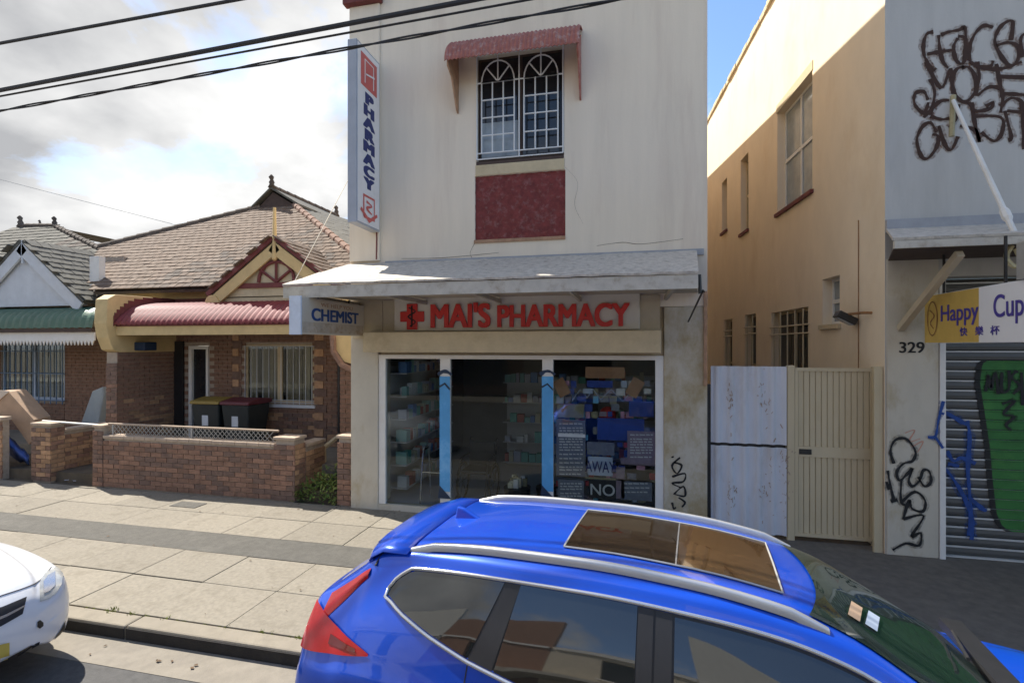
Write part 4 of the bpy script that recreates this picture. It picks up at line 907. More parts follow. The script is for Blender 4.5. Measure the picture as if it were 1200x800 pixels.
# window
wf = MB(); 
for a in ((hw0, hw1, hwz0, hwz0+.05), (hw0, hw1, hwz1-.06, hwz1), (hw0, hw0+.05, hwz0+.05, hwz1-.06), (hw1-.05, hw1, hwz0+.05, hwz1-.06), ((hw0+hw1)/2-.06, (hw0+hw1)/2+.06, hwz0+.05, hwz1-.06)): wf.box(a[0]+.002, a[1]-.002, VW+.03, VW+.08, a[2]+.001, a[3]-.001)
wo = wf.build('window', 'paint_cream', hs)
MB().box(hw0+.05, hw1-.05, VW+.05, VW+.056, hwz0+.05, hwz1-.06).build('pane', 'house_glass', wo)
nb_ = 16
for k in range(nb_):
    a = hw0+.05+(hw1-hw0-.1)*k/nb_
    if k in (2, 8): continue
    MB().box(a+.008, a+(hw1-hw0-.1)/nb_-.006, VW+.09+.01*(k % 2), VW+.1+.01*(k % 2), hwz0+.06, hwz1-.07).build('blind_slat', 'blind', wo)
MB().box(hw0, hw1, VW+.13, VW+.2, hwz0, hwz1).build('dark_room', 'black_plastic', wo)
gb = MB()
for k in range(12): a = hw0+.03+(hw1-hw0-.06)*k/11; gb.tube([(a, VW-.03, hwz0-.02), (a, VW-.03, hwz1-.03)], .007, 4)
for zz in (hwz0+.02, hwz0+.07, hwz1-.05): gb.tube([(hw0-.03, VW-.03, zz), (hw1+.03, VW-.03, zz)], .008, 4)
gb.build('security_grille', 'paint_greywhite', wo)
MB().box(hw0-.06, hw1+.06, VW-.07, VW-.02, hwz0-.09, hwz0-.025).build('sill', 'paint_greywhite', wo)
# door with side light
do = MB(); do.box(d0+.003, d0+.09, VW-.03, VW+.1, FL, dz1-.003); do.box(d1-.06, d1-.003, VW-.03, VW+.1, FL, dz1-.003); do.box(d0+.091, d1-.061, VW-.03, VW+.1, dz1-.08, dz1-.003); do.box(d0+.091, d1-.061, VW-.02, VW+.08, FL+.85, FL+.92)
dor = do.build('door', 'paint_white', hs)
MB().box(d0+.092, d1-.062, VW+.03, VW+.06, FL+.92, dz1-.081).build('glass_panel', 'window_dark', dor); MB().box(d0+.092, d1-.062, VW+.03, VW+.06, FL, FL+.849).build('lower_panel', 'timber_dark', dor)
box('recess_shade', 'black_plastic', hs, wl-.02, d0-.12, VW-.06, VW-.021, FL, dz1+.1)  # flat black panel on the wall, painting the shade of a recess
# party wall on the left: brick below, cream wing above
zwing = Z(130, 345, VV); pt = .26
pm = MB(); pm.box(pwu-pt, pwu, VV, VW+.0, PAV-.1, zbeam0-.35); pm.build('party_wall', 'mortar', hs)
bricks(hs, (pwu, VV+.01, PAV+.3), (0, 1, 0), (1, 0, 0), VW-VV-.03, zbeam0-.2-PAV-.3, .016, 90, ('brick', 'brick', 'brick_orange'))
bricks(hs, (pwu-pt, VV, PAV+.2), (1, 0, 0), (0, -1, 0), pt+.016, zbeam0-.5-PAV-.2, .018, 40, ('brick_dark', 'brick'))
wg = MB(); p_ = [(pwu-pt-.02, VV-.25, zbeam1+.05), (pwu-pt-.02, VV-.22, zwing-.12), (pwu-pt-.02, VV-.05, zwing-.01), (pwu-pt-.02, VV+.25, zwing), (pwu-pt-.02, VW+.3, zwing+.02), (pwu-pt-.02, VW+.3, zbeam0-.35), (pwu-pt-.02, VV+.03, zbeam0-.35), (pwu-pt-.02, VV-.10, zbeam0-.30), (pwu-pt-.02, VV-.2, zbeam0-.05)]
wg.prism(p_, (pt+.05, 0, 0)); wg.build('wing_wall', 'paint_yellowcream', hs, bevel=.015)
# stepped maroon flashing where the verandah roof meets the wing
vt = VW-.0; zvt = Z(220, 356, VW-.1)
bprof = [(VW-.02, zvt), (VW-.5, zvt-.02), (VV+.35, zvt-.13), (VV+.08, zvt-.30), (VV-.08, zbeam1+.10), (VV-.10, zbeam1+.02)]
bp = cr(bprof, 5)
sm = MB()
for i in range(0, len(bp)-1, 2):
    a = bp[i]; b = bp[min(i+2, len(bp)-1)]; sm.box(pwu+.031, pwu+.05, min(a[0], b[0]), max(a[0], b[0])-.002, min(a[1], b[1])-.02, max(a[1], b[1])+.12)
sm.build('step_flashing', 'maroon', hs)
vr = MB(); G = []; x = pwu+.05; n_ = 150
for i in range(n_+1):
    uu = x+(wr_-.35-x)*i/n_; d = (0, .010, .019, .010)[i % 4]; G.append([(uu, a-d*.5, b+d) for a, b in bp])
vr.grid(G); vro = vr.build('verandah_roof', 'red_sheet', hs, solid=.006)
MB().box(pwu+.06, wr_-.3, VV-.07, VV-.02, zbeam1-.0, zbeam1+.03).build('gutter', 'maroon', vro)
box('verandah_beam', 'paint_yellowcream', hs, pwu+.032, wr_-.3, VV-.04, VV+.06, zbeam0, zbeam1-.004)
box('verandah_floor', 'concrete_gutter', hs, pwu, wr_, VV-.1, VW, PAV, FL)
for k in range(3):
    MB().prism([(pwu+.03, VV+.07, zbeam1-.01), (wr_-.3, VV+.07, zbeam1-.01), (wr_-.3, VW-.04, zvt-.05), (pwu+.03, VW-.04, zvt-.05)], (0, 0, .02)).build('verandah_ceiling', 'timber_dark', hs) if k == 0 else None
# wall above the verandah roof, eave, roof planes
EV = 9.35; ez = Z(240, 336, EV); PT = math.tan(R(38))
box('upper_wall', 'paint_yellowcream', hs, pwu-2.4, wr_+.1, VW-.04, VW+.2, zvt+.0, ez-.02)
box('upper_trim', 'maroon', hs, pwu+.06, wr_+.1, VW-.075, VW-.041, zvt+.02, zvt+.12)
pn = Vector((0, -PT, 1)).normalized(); pe = (0, EV, ez)
rp_ = lambda px, py: pplane(px, py, pe, pn)
eL = (rp_(112, 337)[0], EV, ez); eR = (-4.75, EV, ez)
A = rp_(116, 291); B = rp_(305, 244); Cc = rp_(345, 242)
hipR = rp_(398, 322)
dq = (Cc[0]-eR[0]); 
front = [eL, eR, Cc, B, A]
rb = MB(); rb.prism([tuple(Vector(p)-pn*.06) for p in front], tuple(-pn*.06)); rfo = rb.build('roof', 'tile_b', hs)
tiles(hs, front, ('tile_a', 'tile_a', 'tile_b', 'tile_c'), .20, .165, 300)
# right slope and ridge behind
bk_ = [(eR[0], EV, ez), Cc, (Cc[0]+.2, Cc[1]+3.2, Cc[2]+.25), (eR[0]+.2, EV+8, ez)]
rs_ = MB(); rs_.face(bk_); rs_.face([B, A, (A[0], A[1]+6, A[2]), (B[0], B[1]+4, B[2])]); rs_.face([B, Cc, (Cc[0]+.2, Cc[1]+3.2, Cc[2]+.25), (B[0], B[1]+4, B[2])]); rs_.build('rear_roof', 'tile_grey', hs)
nv = Vector(bk_[1])-Vector(bk_[0])
tiles(hs, bk_, ('tile_grey',), .30, .26, 0)
hipc = MB(); 
def caps(mb, a, b, r=.09, l=.33):
    a, b = Vector(a), Vector(b); n = int((b-a).length/l)
    for k in range(n): mb.tube([tuple(a.lerp(b, (k+.02)/n)), tuple(a.lerp(b, (k+1.0)/n))], [r*1.0, r*.82], 8)
up_ = Vector((0, 0, .04))
caps(hipc, Vector(A)+up_, Vector(B)+up_); hipc.build('hip_capping', 'tile_b', hs)
hc2 = MB(); caps(hc2, Vector(eR)+up_, Vector(Cc)+up_); hc2.build('hip_capping', 'terracotta', hs)
# gablet with finials
gx0, gx1 = B[0]-.05, Cc[0]+.05; gv = B[1]; ga = pv(324, 222, gv+.1)
gm = MB(); gm.prism([(gx0, gv-.05, B[2]-.02), (gx1, gv-.05, B[2]-.02), (ga[0], gv-.05, ga[2]-.12)], (0, .1, 0)); gm.build('gablet', 'timber_dark', hs)
gr_ = MB(); rz = ga[2]-.05; back = 3.3
gr_.prism([(gx0-.15, gv-.15, B[2]-.04), (ga[0], gv-.15, rz), (ga[0], gv+back, rz), (gx0-.15, gv+back, B[2]-.04)], (0, 0, .06)); gr_.prism([(gx1+.15, gv-.15, B[2]-.04), (ga[0], gv-.152, rz+.001), (ga[0], gv+back, rz+.001), (gx1+.15, gv+back, B[2]-.04)], (0, 0, .06)); gr_.build('gablet_roof', 'tile_grey', hs)
rc = MB(); caps(rc, (ga[0], gv-.15, rz+.06), (ga[0], gv+back, rz+.06), .08); rc.build('ridge_capping', 'tile_b', hs)
def finial(x, y, z, s, parent):
    m_ = MB(); m_.tube([(x, y, z), (x, y, z+.10*s), (x, y, z+.16*s), (x, y, z+.24*s), (x, y-.02, z+.32*s), (x, y-.02, z+.40*s)], [.12*s, .07*s, .09*s, .05*s, .085*s, .02*s], 8)
    m_.build('finial', 'tile_b', parent, smooth=True)
finial(ga[0], gv-.1, rz+.05, .9, hs); pf = pv(365, 240, gv+back-.1); finial(ga[0], gv+back-.1, rz+.05, .9, hs)
# front gable over the verandah
VGb = 9.05
ap = pv(321, 283, VGb); fL = pv(250, 345, VGb); fR = (2*ap[0]-fL[0], VGb, fL[2]); bw = .22
gf_ = MB(); gf_.prism([(fL[0]+.15, VGb+.10, fL[2]-.05), (fR[0]-.15, VGb+.10, fR[2]-.05), (ap[0], VGb+.10, ap[2]-.15)], (0, .08, 0)); gfo = gf_.build('gable', 'paint_cream', hs)
for sgn, f in ((1, fL), (-1, fR)):
    d = (Vector(ap)-Vector(f)).normalized(); nn = Vector((d.z, 0, -d.x))*(-1 if d.x > 0 else 1); nn = nn if nn.z < 0 else -nn
    a0_, a1_ = Vector(f)-d*.12, Vector(ap)
    MB().prism([tuple(a0_), tuple(a1_), tuple(a1_+nn*bw*1.0+Vector((0, 0, 0))), tuple(a0_+nn*bw)], (0, .05, 0)).build('bargeboard', 'paint_yellowcream', gfo)
    MB().tube([tuple(a0_+nn*.14+Vector((0, -.03, 0))), tuple(a0_+nn*.14+Vector((0, .07, 0)))], .17, 14).build('bargeboard_end', 'paint_yellowcream', gfo)
    MB().prism([tuple(a0_-nn*.02), tuple(a1_-nn*.02), tuple(a1_-nn*.09), tuple(a0_-nn*.09)], (0, 2.2, 0)).build('gable_roof', 'tile_b', gfo)
    q0_, q1_ = a0_-nn*.092, a1_-nn*.092; Y_ = Vector((0, 2.2, 0)); tiles(hs, [q0_+Y_*0, q0_+Y_, q1_+Y_, q1_], ('tile_a', 'tile_b'), .23, .19, 0)
    MB().prism([tuple(a0_-nn*.03+Vector((0, -.03, 0))), tuple(a1_-nn*.03+Vector((0, -.03, 0))), tuple(a1_-nn*.13+Vector((0, -.03, 0))), tuple(a0_-nn*.13+Vector((0, -.03, 0)))], (0, .028, 0)).build('gable_edge', 'maroon', gfo)
gt_ = MB(); gz = fL[2]-.02
gt_.box(fL[0]+.2, fR[0]-.2, VGb+.06, VGb+.099, gz+.14, gz+.24); gt_.box(fL[0]+.1, fR[0]-.1, VGb+.05, VGb+.098, gz-.22, gz-.14)
arc = [(ap[0]-.42*math.cos(t), VGb+.07, gz+.25+.42*math.sin(t)) for t in [math.pi*k/10 for k in range(11)]]; gt_.tube(arc, .035, 6)
for t in (35, 90, 145): gt_.tube([(ap[0], VGb+.07, gz+.25), (ap[0]+.62*math.cos(R(t)), VGb+.07, gz+.25+.62*math.sin(R(t)))], .03, 5)
gt_.build('gable_timber', 'maroon', gfo)
box('gable_base', 'paint_cream', gfo, fL[0]+.1, fR[0]-.1, VGb+.10, VGb+.16, gz-.35, gz-.052)
MB().tube([(ap[0], VGb+.02, ap[2]-.30), (ap[0], VGb+.02, pv(321, 243, VGb)[2])], [.05, .03], 8).build('gable_post', 'paint_yellowcream', gfo)
bs = MB(); bmesh.ops.create_uvsphere(bs.b, u_segments=10, v_segments=6, radius=.06, matrix=Matrix.Translation((ap[0], VGb+.02, ap[2]-.33))); bs.build('gable_pendant', 'paint_yellowcream', gfo)
# right wing wall end: red edged cream render patch above brick
ru0, ru1 = U(399, VV), U(413, VV)
box('wing_pier', 'mortar', hs, ru0, ru1+.1, VV, VV+1.3, PAV-.1, zbeam0-.4)
bricks(hs, (ru0, VV, PAV+.1), (1, 0, 0), (0, -1, 0), ru1-ru0+.1, zbeam0-.55-PAV, .018, 0, ('brick',))
m_ = MB(); m_.prism([pv(392, 392, VV-.12), pv(420, 392, VV-.12), pv(420, 428, VV-.12), pv(404, 424, VV-.12), pv(394, 410, VV-.12)], (0, .25, 0)); m_.build('wing_wall', 'paint_yellowcream', hs)
m_ = MB(); m_.tube([pv(390, 392, VV-.14), pv(391, 412, VV-.14), pv(401, 428, VV-.14), pv(418, 436, VV-.14)], .06, 6); m_.build('wing_edge', 'terracotta', hs)
MB().tube([(U(398, VW-.1), VW-.1, PAV), (U(398, VW-.1), VW-.1, 3.3)], .045, 8).build('downpipe', 'black_plastic', hs)
wl_ = MB(); c = pv(168, 405, VV+.5); wl_.box(pwu+.02, pwu+.30, c[1]-.15, c[1]+.15, c[2]-.10, c[2]+.08); wl_.build('meter_box', 'banner_dark', hs, bevel=.02)
# white flashing between the two roofs
fp = pv(108, 335, 9.6); fq = pv(116, 291, 9.75)
box('party_flashing', 'paint_white', hs, U(105, 9.6), U(116, 9.6), 9.6, 9.75, fp[2], Z(112, 300, 9.6))
# ------------------------------------------------------------------ yard ground
yd = struct(MB().box(-24, -4.42, 7.72, 9.7, -.1, .30).build('front_yard', 'earth'))
# ------------------------------------------------------------------ front fence of the middle house
VC = 7.58
fe = thing('brick_fence', 'low brown brick front fence with wire mesh panel and a square end pier', 'fence', (-8, VC, PAV))
f0, f1, fp0, fp1 = U(121, VC), U(322, VC), U(322, VC), U(346, VC)
zc0 = Z(230, 515, VC); zm0 = Z(230, 505, VC); zpr = Z(334, 512, VC)
box('core', 'mortar', fe, f0, f1, VC+.018, VC+.20, PAV-.05, zc0-.06)
bricks(fe, (f0, VC+.018, PAV), (1, 0, 0), (0, -1, 0), f1-f0, zc0-.06-PAV, .018, 205, ('brick', 'brick_dark', 'brick'))
u = f0
while u < f1-.05:
    l = min(.24, f1-u-.005); box('coping_brick', 'coping', fe, u, u+l-.008, VC-.012, VC+.215, zc0-.058, zc0+rnd.uniform(-.004, .004), bevel=.006); u += .24
box('pier_core', 'mortar', fe, fp0+.02, fp1-.02, VC+.0, VC+.28, PAV-.05, zpr-.05)
bricks(fe, (fp0, VC-.0, PAV), (1, 0, 0), (0, -1, 0), fp1-fp0, zpr-.05-PAV, .02, 40, ('brick_dark', 'brick'))
bricks(fe, (fp1-.02, VC, PAV), (0, 1, 0), (1, 0, 0), .28, zpr-.05-PAV, .018, 30, ('brick', 'brick_orange'))
box('pier_cap', 'coping', fe, fp0-.015, fp1+.015, VC-.035, VC+.30, zpr-.048, zpr, bevel=.01)
# wire mesh panel with posts
ms = MB(); zA_, zB_ = zc0+.01, zc0+.20
nm = 40
for k in range(-4, nm):
    a = f0+(f1-f0)*k/nm; dx = zB_-zA_
    for s in (1, -1):
        p0_, p1_ = (a, zA_), (a+dx, zB_)
        if s < 0: p0_, p1_ = (a, zB_), (a+dx, zA_)
        if p1_[0] < f0 or p1_[0] > f1 or p0_[0] < f0: continue
        ms.tube([(p0_[0], VC+.1, p0_[1]), (p1_[0], VC+.1, p1_[1])], .0055, 3, cap=False)
ms.build('mesh', 'galv', fe)
MB().tube([(f0, VC+.1, zB_), (f1, VC+.1, zB_)], .018, 6).build('top_rail', 'coping', fe)
for px in (219, 126): MB().tube([(U(px, VC), VC+.1, zc0), (U(px, VC), VC+.1, zB_+.01)], .014, 6).build('post', 'galv', fe)
# path beside the fence with low side wall and weeds
sw1 = thing('side_path_wall', 'low brick wall brightened orange for bounced light, running back beside the weedy path', 'wall', (fp1, 8.2, PAV))
box('core', 'mortar', sw1, fp1-.20, fp1-.02, VC+.31, VV+.0, PAV-.05, zpr-.22)
bricks(sw1, (fp1-.02, VC+.31, PAV), (0, 1, 0), (1, 0, 0), VV-VC-.32, zpr-.22-PAV, .018, 60, ('brick_orange', 'brick_orange', 'brick'))  # brighter orange mix carries the light bounced off the shop's side
box('capping', 'coping', sw1, fp1-.22, fp1+.02, VC+.30, VV, zpr-.218, zpr-.16, bevel=.01)
pp = thing('side_gate_post', 'white painted post and rail leaning beside the weedy path', 'post', (U(379, 8.6), 8.6, PAV))
a = pv(379, 525, 8.5); b = pv(379, 562, 8.5); MB().box(a[0]-.04, a[0]+.04, 8.46, 8.54, .1, a[2]).build('post', 'paint_cream', pp, bevel=.008)
MB().tube([a, pv(398, 510, 8.9)], .045, 5).build('rail', 'paint_cream', pp)
ep = thing('end_pier', 'narrow brown brick pier standing against the shop pillar', 'pier', (U(404, VC), VC, PAV))
e0, e1 = U(396, VC), UL-.006; zep = Z(404, 510, VC)
box('core', 'mortar', ep, e0+.02, e1, VC, VC+.28, PAV-.05, zep-.05); bricks(ep, (e0, VC, PAV), (1, 0, 0), (0, -1, 0), e1-e0, zep-.05-PAV, .02, 60, ('brick_dark', 'brick')); box('pier_cap', 'coping', ep, e0-.015, e1, VC-.035, VC+.3, zep-.048, zep, bevel=.01)
def bush(name, c, rx, ry, h, n, label, ml=('leaf', 'leaf_light')):
    t = thing(name, label, 'plant', c); rb_ = random.Random(5)
    for mi, mm in enumerate(ml):
        m_ = MB()
        for k in range(n):
            x = c[0]+rb_.uniform(-1, 1)*rx; y = c[1]+rb_.uniform(-1, 1)*ry; hh = h*(1-.6*abs((x-c[0])/rx))*rb_.uniform(.5, 1.1)
            z = c[2]+rb_.random()**.8*hh; a = rb_.uniform(0, 6.28); l = rb_.uniform(.03, .085); ti = rb_.uniform(-.9, .9)
            dx, dy = math.cos(a)*l, math.sin(a)*l
            m_.face([(x, y, z), (x+dx*.5-dy*.25, y+dy*.5+dx*.25, z+l*ti*.6), (x+dx, y+dy, z+l*ti), (x+dx*.5+dy*.25, y+dy*.5-dx*.25, z+l*ti*.6)])
        stuff(m_.build('foliage', mm, t))
    s_ = MB()
    for k in range(18): x = c[0]+rb_.uniform(-.9, .9)*rx; y = c[1]+rb_.uniform(-.8, .8)*ry; s_.tube([(x, y, c[2]-.02), (x+rb_.uniform(-.1, .1), y, c[2]+h*rb_.uniform(.4, .9))], .006, 4, cap=False)
    s_.build('stems', 'leaf', t)
bush('weed_clump', ((fp1+e0)/2-.02, VC+.30, PAV), .40, .35, .52, 700, 'overgrown green weeds filling the gap between fence pier and shop')
bush('weed_clump', ((fp1+e0)/2+.15, VC+.95, PAV+.1), .35, .4, .75, 420, 'paler weeds further back along the narrow side path', ('leaf_light',))
# bins
def wheelie(px0, px1, lid, label, ztop):
    vb = 9.0; a, b = U(px0, vb), U(px1, vb); c = (a+b)/2; wd = (b-a)/2; zb0 = ztop-1.06
    t = thing('wheelie_bin', label, 'bin', (c, vb+.35, zb0), 'wheelie bins on the verandah')
    m_ = MB(); lo = wd*.78
    V1 = [(c-lo, vb+.08, zb0+.03), (c+lo, vb+.08, zb0+.03), (c+lo, vb+.55, zb0+.03), (c-lo, vb+.55, zb0+.03)]; V2 = [(c-wd, vb, ztop-.10), (c+wd, vb, ztop-.10), (c+wd, vb+.66, ztop-.10), (c-wd, vb+.66, ztop-.10)]
    A_, B_ = m_.v(*V1), m_.v(*V2); m_.b.faces.new(A_); m_.b.faces.new(B_)
    for i in range(4): m_.b.faces.new((A_[i], A_[(i+1) % 4], B_[(i+1) % 4], B_[i]))
    m_.build('body', 'bin_green', t, bevel=.025)
    l_ = MB(); l_.prism([(c-wd-.02, vb-.04, ztop-.098), (c-wd-.02, vb+.70, ztop-.098), (c-wd-.02, vb+.70, ztop-.01), (c-wd-.02, vb+.35, ztop+.03), (c-wd-.02, vb-.02, ztop-.03)], (2*wd+.04, 0, 0)); l_.build('lid', lid, t, bevel=.02)
    box('label', 'paint_greywhite', t, c-.09, c+.06, vb+.02, vb+.03, ztop-.55, ztop-.2)
    for s in (-1, 1): MB().tube([(c+s*(lo-.02), vb+.58, zb0+.1), (c+s*(lo+.03), vb+.58, zb0+.1)], .1, 14).build('wheel', 'rubber', t)
wheelie(224, 256, 'bin_yellow', 'dark wheelie bin with a yellow lid, left of the pair on the verandah', Z(240, 468, 9.0)); wheelie(259, 291, 'bin_red', 'dark wheelie bin with a dark red lid, right of the pair on the verandah', Z(275, 469, 9.0))
# ================================================================== LEFT HOUSE
lh = thing('terrace_house', 'house with a green bullnose verandah, white gable and blue barred window', 'house', (-15, 10.5, PAV))
VL = 9.0; VLW = 10.4
lv0, lv1 = U(-260, VL), U(113, VL)-.02
zg0, zg1, zv1 = Z(60, 400, VL), Z(60, 386, VL), Z(60, 362, VL+.9)
lw0, lw1 = U(2, VLW), U(76, VLW); lwz0, lwz1 = Z(40, 468, VLW), Z(40, 396, VLW)
lm = MB(); slab(lm, lv0, lv1-.9, VLW, VLW+.25, PAV-.1, 5.0, [(lw0, lw1, lwz0, lwz1)]); lm.build('wall', 'mortar', lh, weld=True)
bricks(lh, (lw1+.02, VLW, .3), (1, 0, 0), (0, -1, 0), lv1-.9-lw1-.03, 3.0, .018, 0, ('brick',)); bricks(lh, (lw0-3, VLW, .3), (1, 0, 0), (0, -1, 0), 2.98, 3.0, .018, 0, ('brick',)); bricks(lh, (lw0, VLW, .3), (1, 0, 0), (0, -1, 0), lw1-lw0, lwz0-.35, .018, 0, ('brick',))
lwf = MB()
for a in ((lw0, lw1, lwz0, lwz0+.07), (lw0, lw1, lwz1-.07, lwz1), (lw0, lw0+.07, lwz0+.07, lwz1-.07), (lw1-.07, lw1, lwz0+.07, lwz1-.07), ((lw0+lw1)/2-.05, (lw0+lw1)/2+.05, lwz0+.07, lwz1-.07)): lwf.box(a[0]+.002, a[1]-.002, VLW+.03, VLW+.09, a[2]+.001, a[3]-.001)
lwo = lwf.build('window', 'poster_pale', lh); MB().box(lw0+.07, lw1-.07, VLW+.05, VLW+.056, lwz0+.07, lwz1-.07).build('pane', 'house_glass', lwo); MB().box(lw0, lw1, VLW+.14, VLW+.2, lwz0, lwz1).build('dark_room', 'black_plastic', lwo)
ct = MB(); ct.box(lw0+.75*(lw1-lw0), lw0+.95*(lw1-lw0), VLW+.10, VLW+.13, lwz0+.5, lwz1-.15); ct.box(lw0+.58*(lw1-lw0), lw0+.72*(lw1-lw0), VLW+.11, VLW+.13, lwz0+.6, lwz1-.5); ct.build('curtain', 'curtain', lwo)
gb = MB()
for k in range(12): a = lw0+(lw1-lw0)*k/11; gb.tube([(a, VLW-.06, lwz0-.1), (a, VLW-.06, lwz1)], .012, 4)
for zz in (lwz0, lwz0+.7, lwz1-.35): gb.tube([(lw0-.05, VLW-.06, zz), (lw1+.05, VLW-.06, zz)], .016, 4)
mat('grille_blue', (.10, .18, .30), .5, .1, 5)
gb.build('security_grille', 'grille_blue', lwo)
vr = MB(); G = []; lp_ = cr([(VL+1.2, zv1+.05), (VL+.7, zv1), (VL+.25, zv1-.08), (VL+.0, zv1-.25), (VL-.08, zg1+.02)], 5)
n_ = 200
for i in range(n_+1): uu = lv0+(lv1-lv0)*i/n_; d = (0, .010, .019, .010)[i % 4]; G.append([(uu, a-d*.5, b+d) for a, b in lp_])
vr.grid(G).build('verandah_roof', 'green_sheet', lh, solid=.006)
box('gutter', 'timber_dark', lh, lv0, lv1, VL-.09, VL-.03, zg1-.06, zg1+.01)
vl = MB(); u = lv0; tw_ = .10; vl.box(lv0, lv1, VL-.025, VL-.001, zg0+.02, zg1-.065)
while u < lv1-tw_: vl.prism([(u, VL-.024, zg0+.021), (u+tw_-.01, VL-.024, zg0+.021), (u+tw_/2-.005, VL-.024, zg0-.09)], (0, .02, 0)); u += tw_
vl.build('valance', 'paint_white', lh)
box('verandah_floor', 'concrete_gutter', lh, lv0, lv1-.3, VL-.1, VLW, PAV, .5)
# gable of left house
VGl = 9.25; ap2 = pv(25, 284, VGl); fR2 = pv(93, 352, VGl); fL2 = (2*ap2[0]-fR2[0], VGl, fR2[2])
gm = MB(); gm.prism([(fL2[0], VGl+.1, fL2[2]-.1), (fR2[0], VGl+.1, fR2[2]-.1), (ap2[0], VGl+.1, ap2[2]-.05)], (0, .1, 0)); gl_ = gm.build('gable', 'paint_greywhite', lh)
for sgn, f in ((1, fL2), (-1, fR2)):
    d = (Vector(ap2)-Vector(f)).normalized(); nn = Vector((d.z, 0, -d.x)); nn = nn if nn.z < 0 else -nn
    MB().prism([tuple(Vector(f)-d*.1), tuple(Vector(ap2)), tuple(Vector(ap2)+nn*.26), tuple(Vector(f)-d*.1+nn*.26)], (0, .05, 0)).build('bargeboard', 'paint_greywhite', gl_)
    MB().prism([tuple(Vector(f)-d*.1-nn*.01), tuple(Vector(ap2)-nn*.01), tuple(Vector(ap2)-nn*.08), tuple(Vector(f)-d*.1-nn*.08)], (0, 2.2, 0)).build('gable_roof', 'tile_grey', gl_)
    q0_, q1_ = Vector(f)-d*.1-nn*.085, Vector(ap2)-nn*.085; Y_ = Vector((0, 2.2, 0)); tiles(lh, [q0_, q0_+Y_, q1_+Y_, q1_], ('tile_grey', 'tile_grey'), .25, .21, 0)
MB().tube([(ap2[0], VGl+.03, ap2[2]-.5), (ap2[0], VGl+.03, ap2[2]+.05)], .035, 6).build('gable_post', 'paint_greywhite', gl_)
# left roof
EL = 9.9; ezl = Z(90, 345, EL); pnl = Vector((0, -math.tan(R(38)), 1)).normalized(); rl = lambda px, py: pplane(px, py, (0, EL, ezl), pnl)
Al, Bl = rl(24, 266), rl(64, 266); eRl = (rl(116, 340)[0]-.05, EL, ezl); vall = rl(117, 293)
frl = [(Al[0]-5, EL, ezl), eRl, vall, Bl, Al]
m_ = MB(); m_.prism([tuple(Vector(p)-pnl*.06) for p in frl], tuple(-pnl*.06)); m_.face([Al, Bl, (Bl[0], Bl[1]+3, Bl[2]), (Al[0], Al[1]+3, Al[2])]); m_.build('roof', 'tile_grey', lh)
tiles(lh, frl, ('tile_grey', 'tile_grey', 'tile_b'), .27, .23, 200)
hp = MB(); caps(hp, Vector(vall)+up_, Vector(Bl)+up_); caps(hp, Vector(Al)+up_, Vector(Bl)+up_); hp.build('hip_capping', 'tile_b', lh)
finial(Al[0], Al[1], Al[2], 1.0, lh); finial(Bl[0], Bl[1], Bl[2], .9, lh); finial((Al[0]+Bl[0])/2, Al[1], Al[2], .5, lh)
# left fence, pier, return wall
lf = thing('path_wall', 'low brown brick side wall and pier flanking the path to the left house', 'wall', (U(50, VC), VC, PAV))
q0, q1 = U(38, VC+.05), U(60, VC+.05); zq_ = Z(50, 496, VC)
box('core', 'mortar', lf, q0+.02, q1-.02, VC+.05, VC+.3, PAV-.05, zq_-.05); bricks(lf, (q0, VC+.05, PAV), (1, 0, 0), (0, -1, 0), q1-q0, zq_-.05-PAV, .02, 60, ('brick', 'brick_orange', 'brick_dark'))
bricks(lf, (q1-.02, VC+.05, PAV), (0, 1, 0), (1, 0, 0), .25, zq_-.05-PAV, .02, 40, ('brick', 'brick_orange'))
box('pier_cap', 'coping', lf, q0-.02, q1+.02, VC+.02, VC+.32, zq_-.048, zq_, bevel=.01)
box('wall_core', 'mortar', lf, q1-.22, q1-.04, VC+.31, 9.2, PAV-.05, zq_-.2); bricks(lf, (q1-.04, VC+.31, PAV), (0, 1, 0), (1, 0, 0), 1.3, zq_-.2-PAV, .018, 110, ('brick', 'brick_orange')); box('capping', 'coping', lf, q1-.24, q1, VC+.3, 9.2, zq_-.198, zq_-.15)
tg = thing('tripod_rail', 'white horizontal pipe rail across the entrance of the left path', 'rail', (U(80, 8.0), 8.0, PAV))
MB().tube([pv(50, 493, 7.8), pv(118, 498, 7.8)], .02, 6).build('rail', 'paint_white', tg)
fpj = thing('fence_pier', 'short brown brick pier at the left end of the mesh fence', 'pier', (f0-.13, VC, PAV)); zj = Z(116, 498, VC)
box('core', 'mortar', fpj, f0-.22, f0-.02, VC+.01, VC+.24, PAV-.05, zj-.04); bricks(fpj, (f0-.24, VC+.01, PAV), (1, 0, 0), (0, -1, 0), .235, zj-.05-PAV, .02, 60, ('brick', 'brick_dark')); box('pier_cap', 'coping', fpj, f0-.25, f0-.005, VC-.02, VC+.25, zj-.04, zj, bevel=.008)
lp2 = thing('gate_pier', 'red brick gate pier at the far left edge', 'pier', (U(0, VC), VC, PAV))
box('core', 'mortar', lp2, U(-40, VC), U(2, VC)-.02, VC+.02, VC+.14, PAV-.05, Z(5, 493, VC)); bricks(lp2, (U(-40, VC), VC+.02, PAV), (1, 0, 0), (0, -1, 0), U(2, VC)-U(-40, VC), Z(5, 493, VC)-PAV, .02, 80, ('brick_orange', 'brick')); box('pier_cap', 'coping', lp2, U(-40, VC)-.02, U(2, VC)+.01, VC-.02, VC+.16, Z(5, 493, VC)+.002, Z(5, 489, VC))
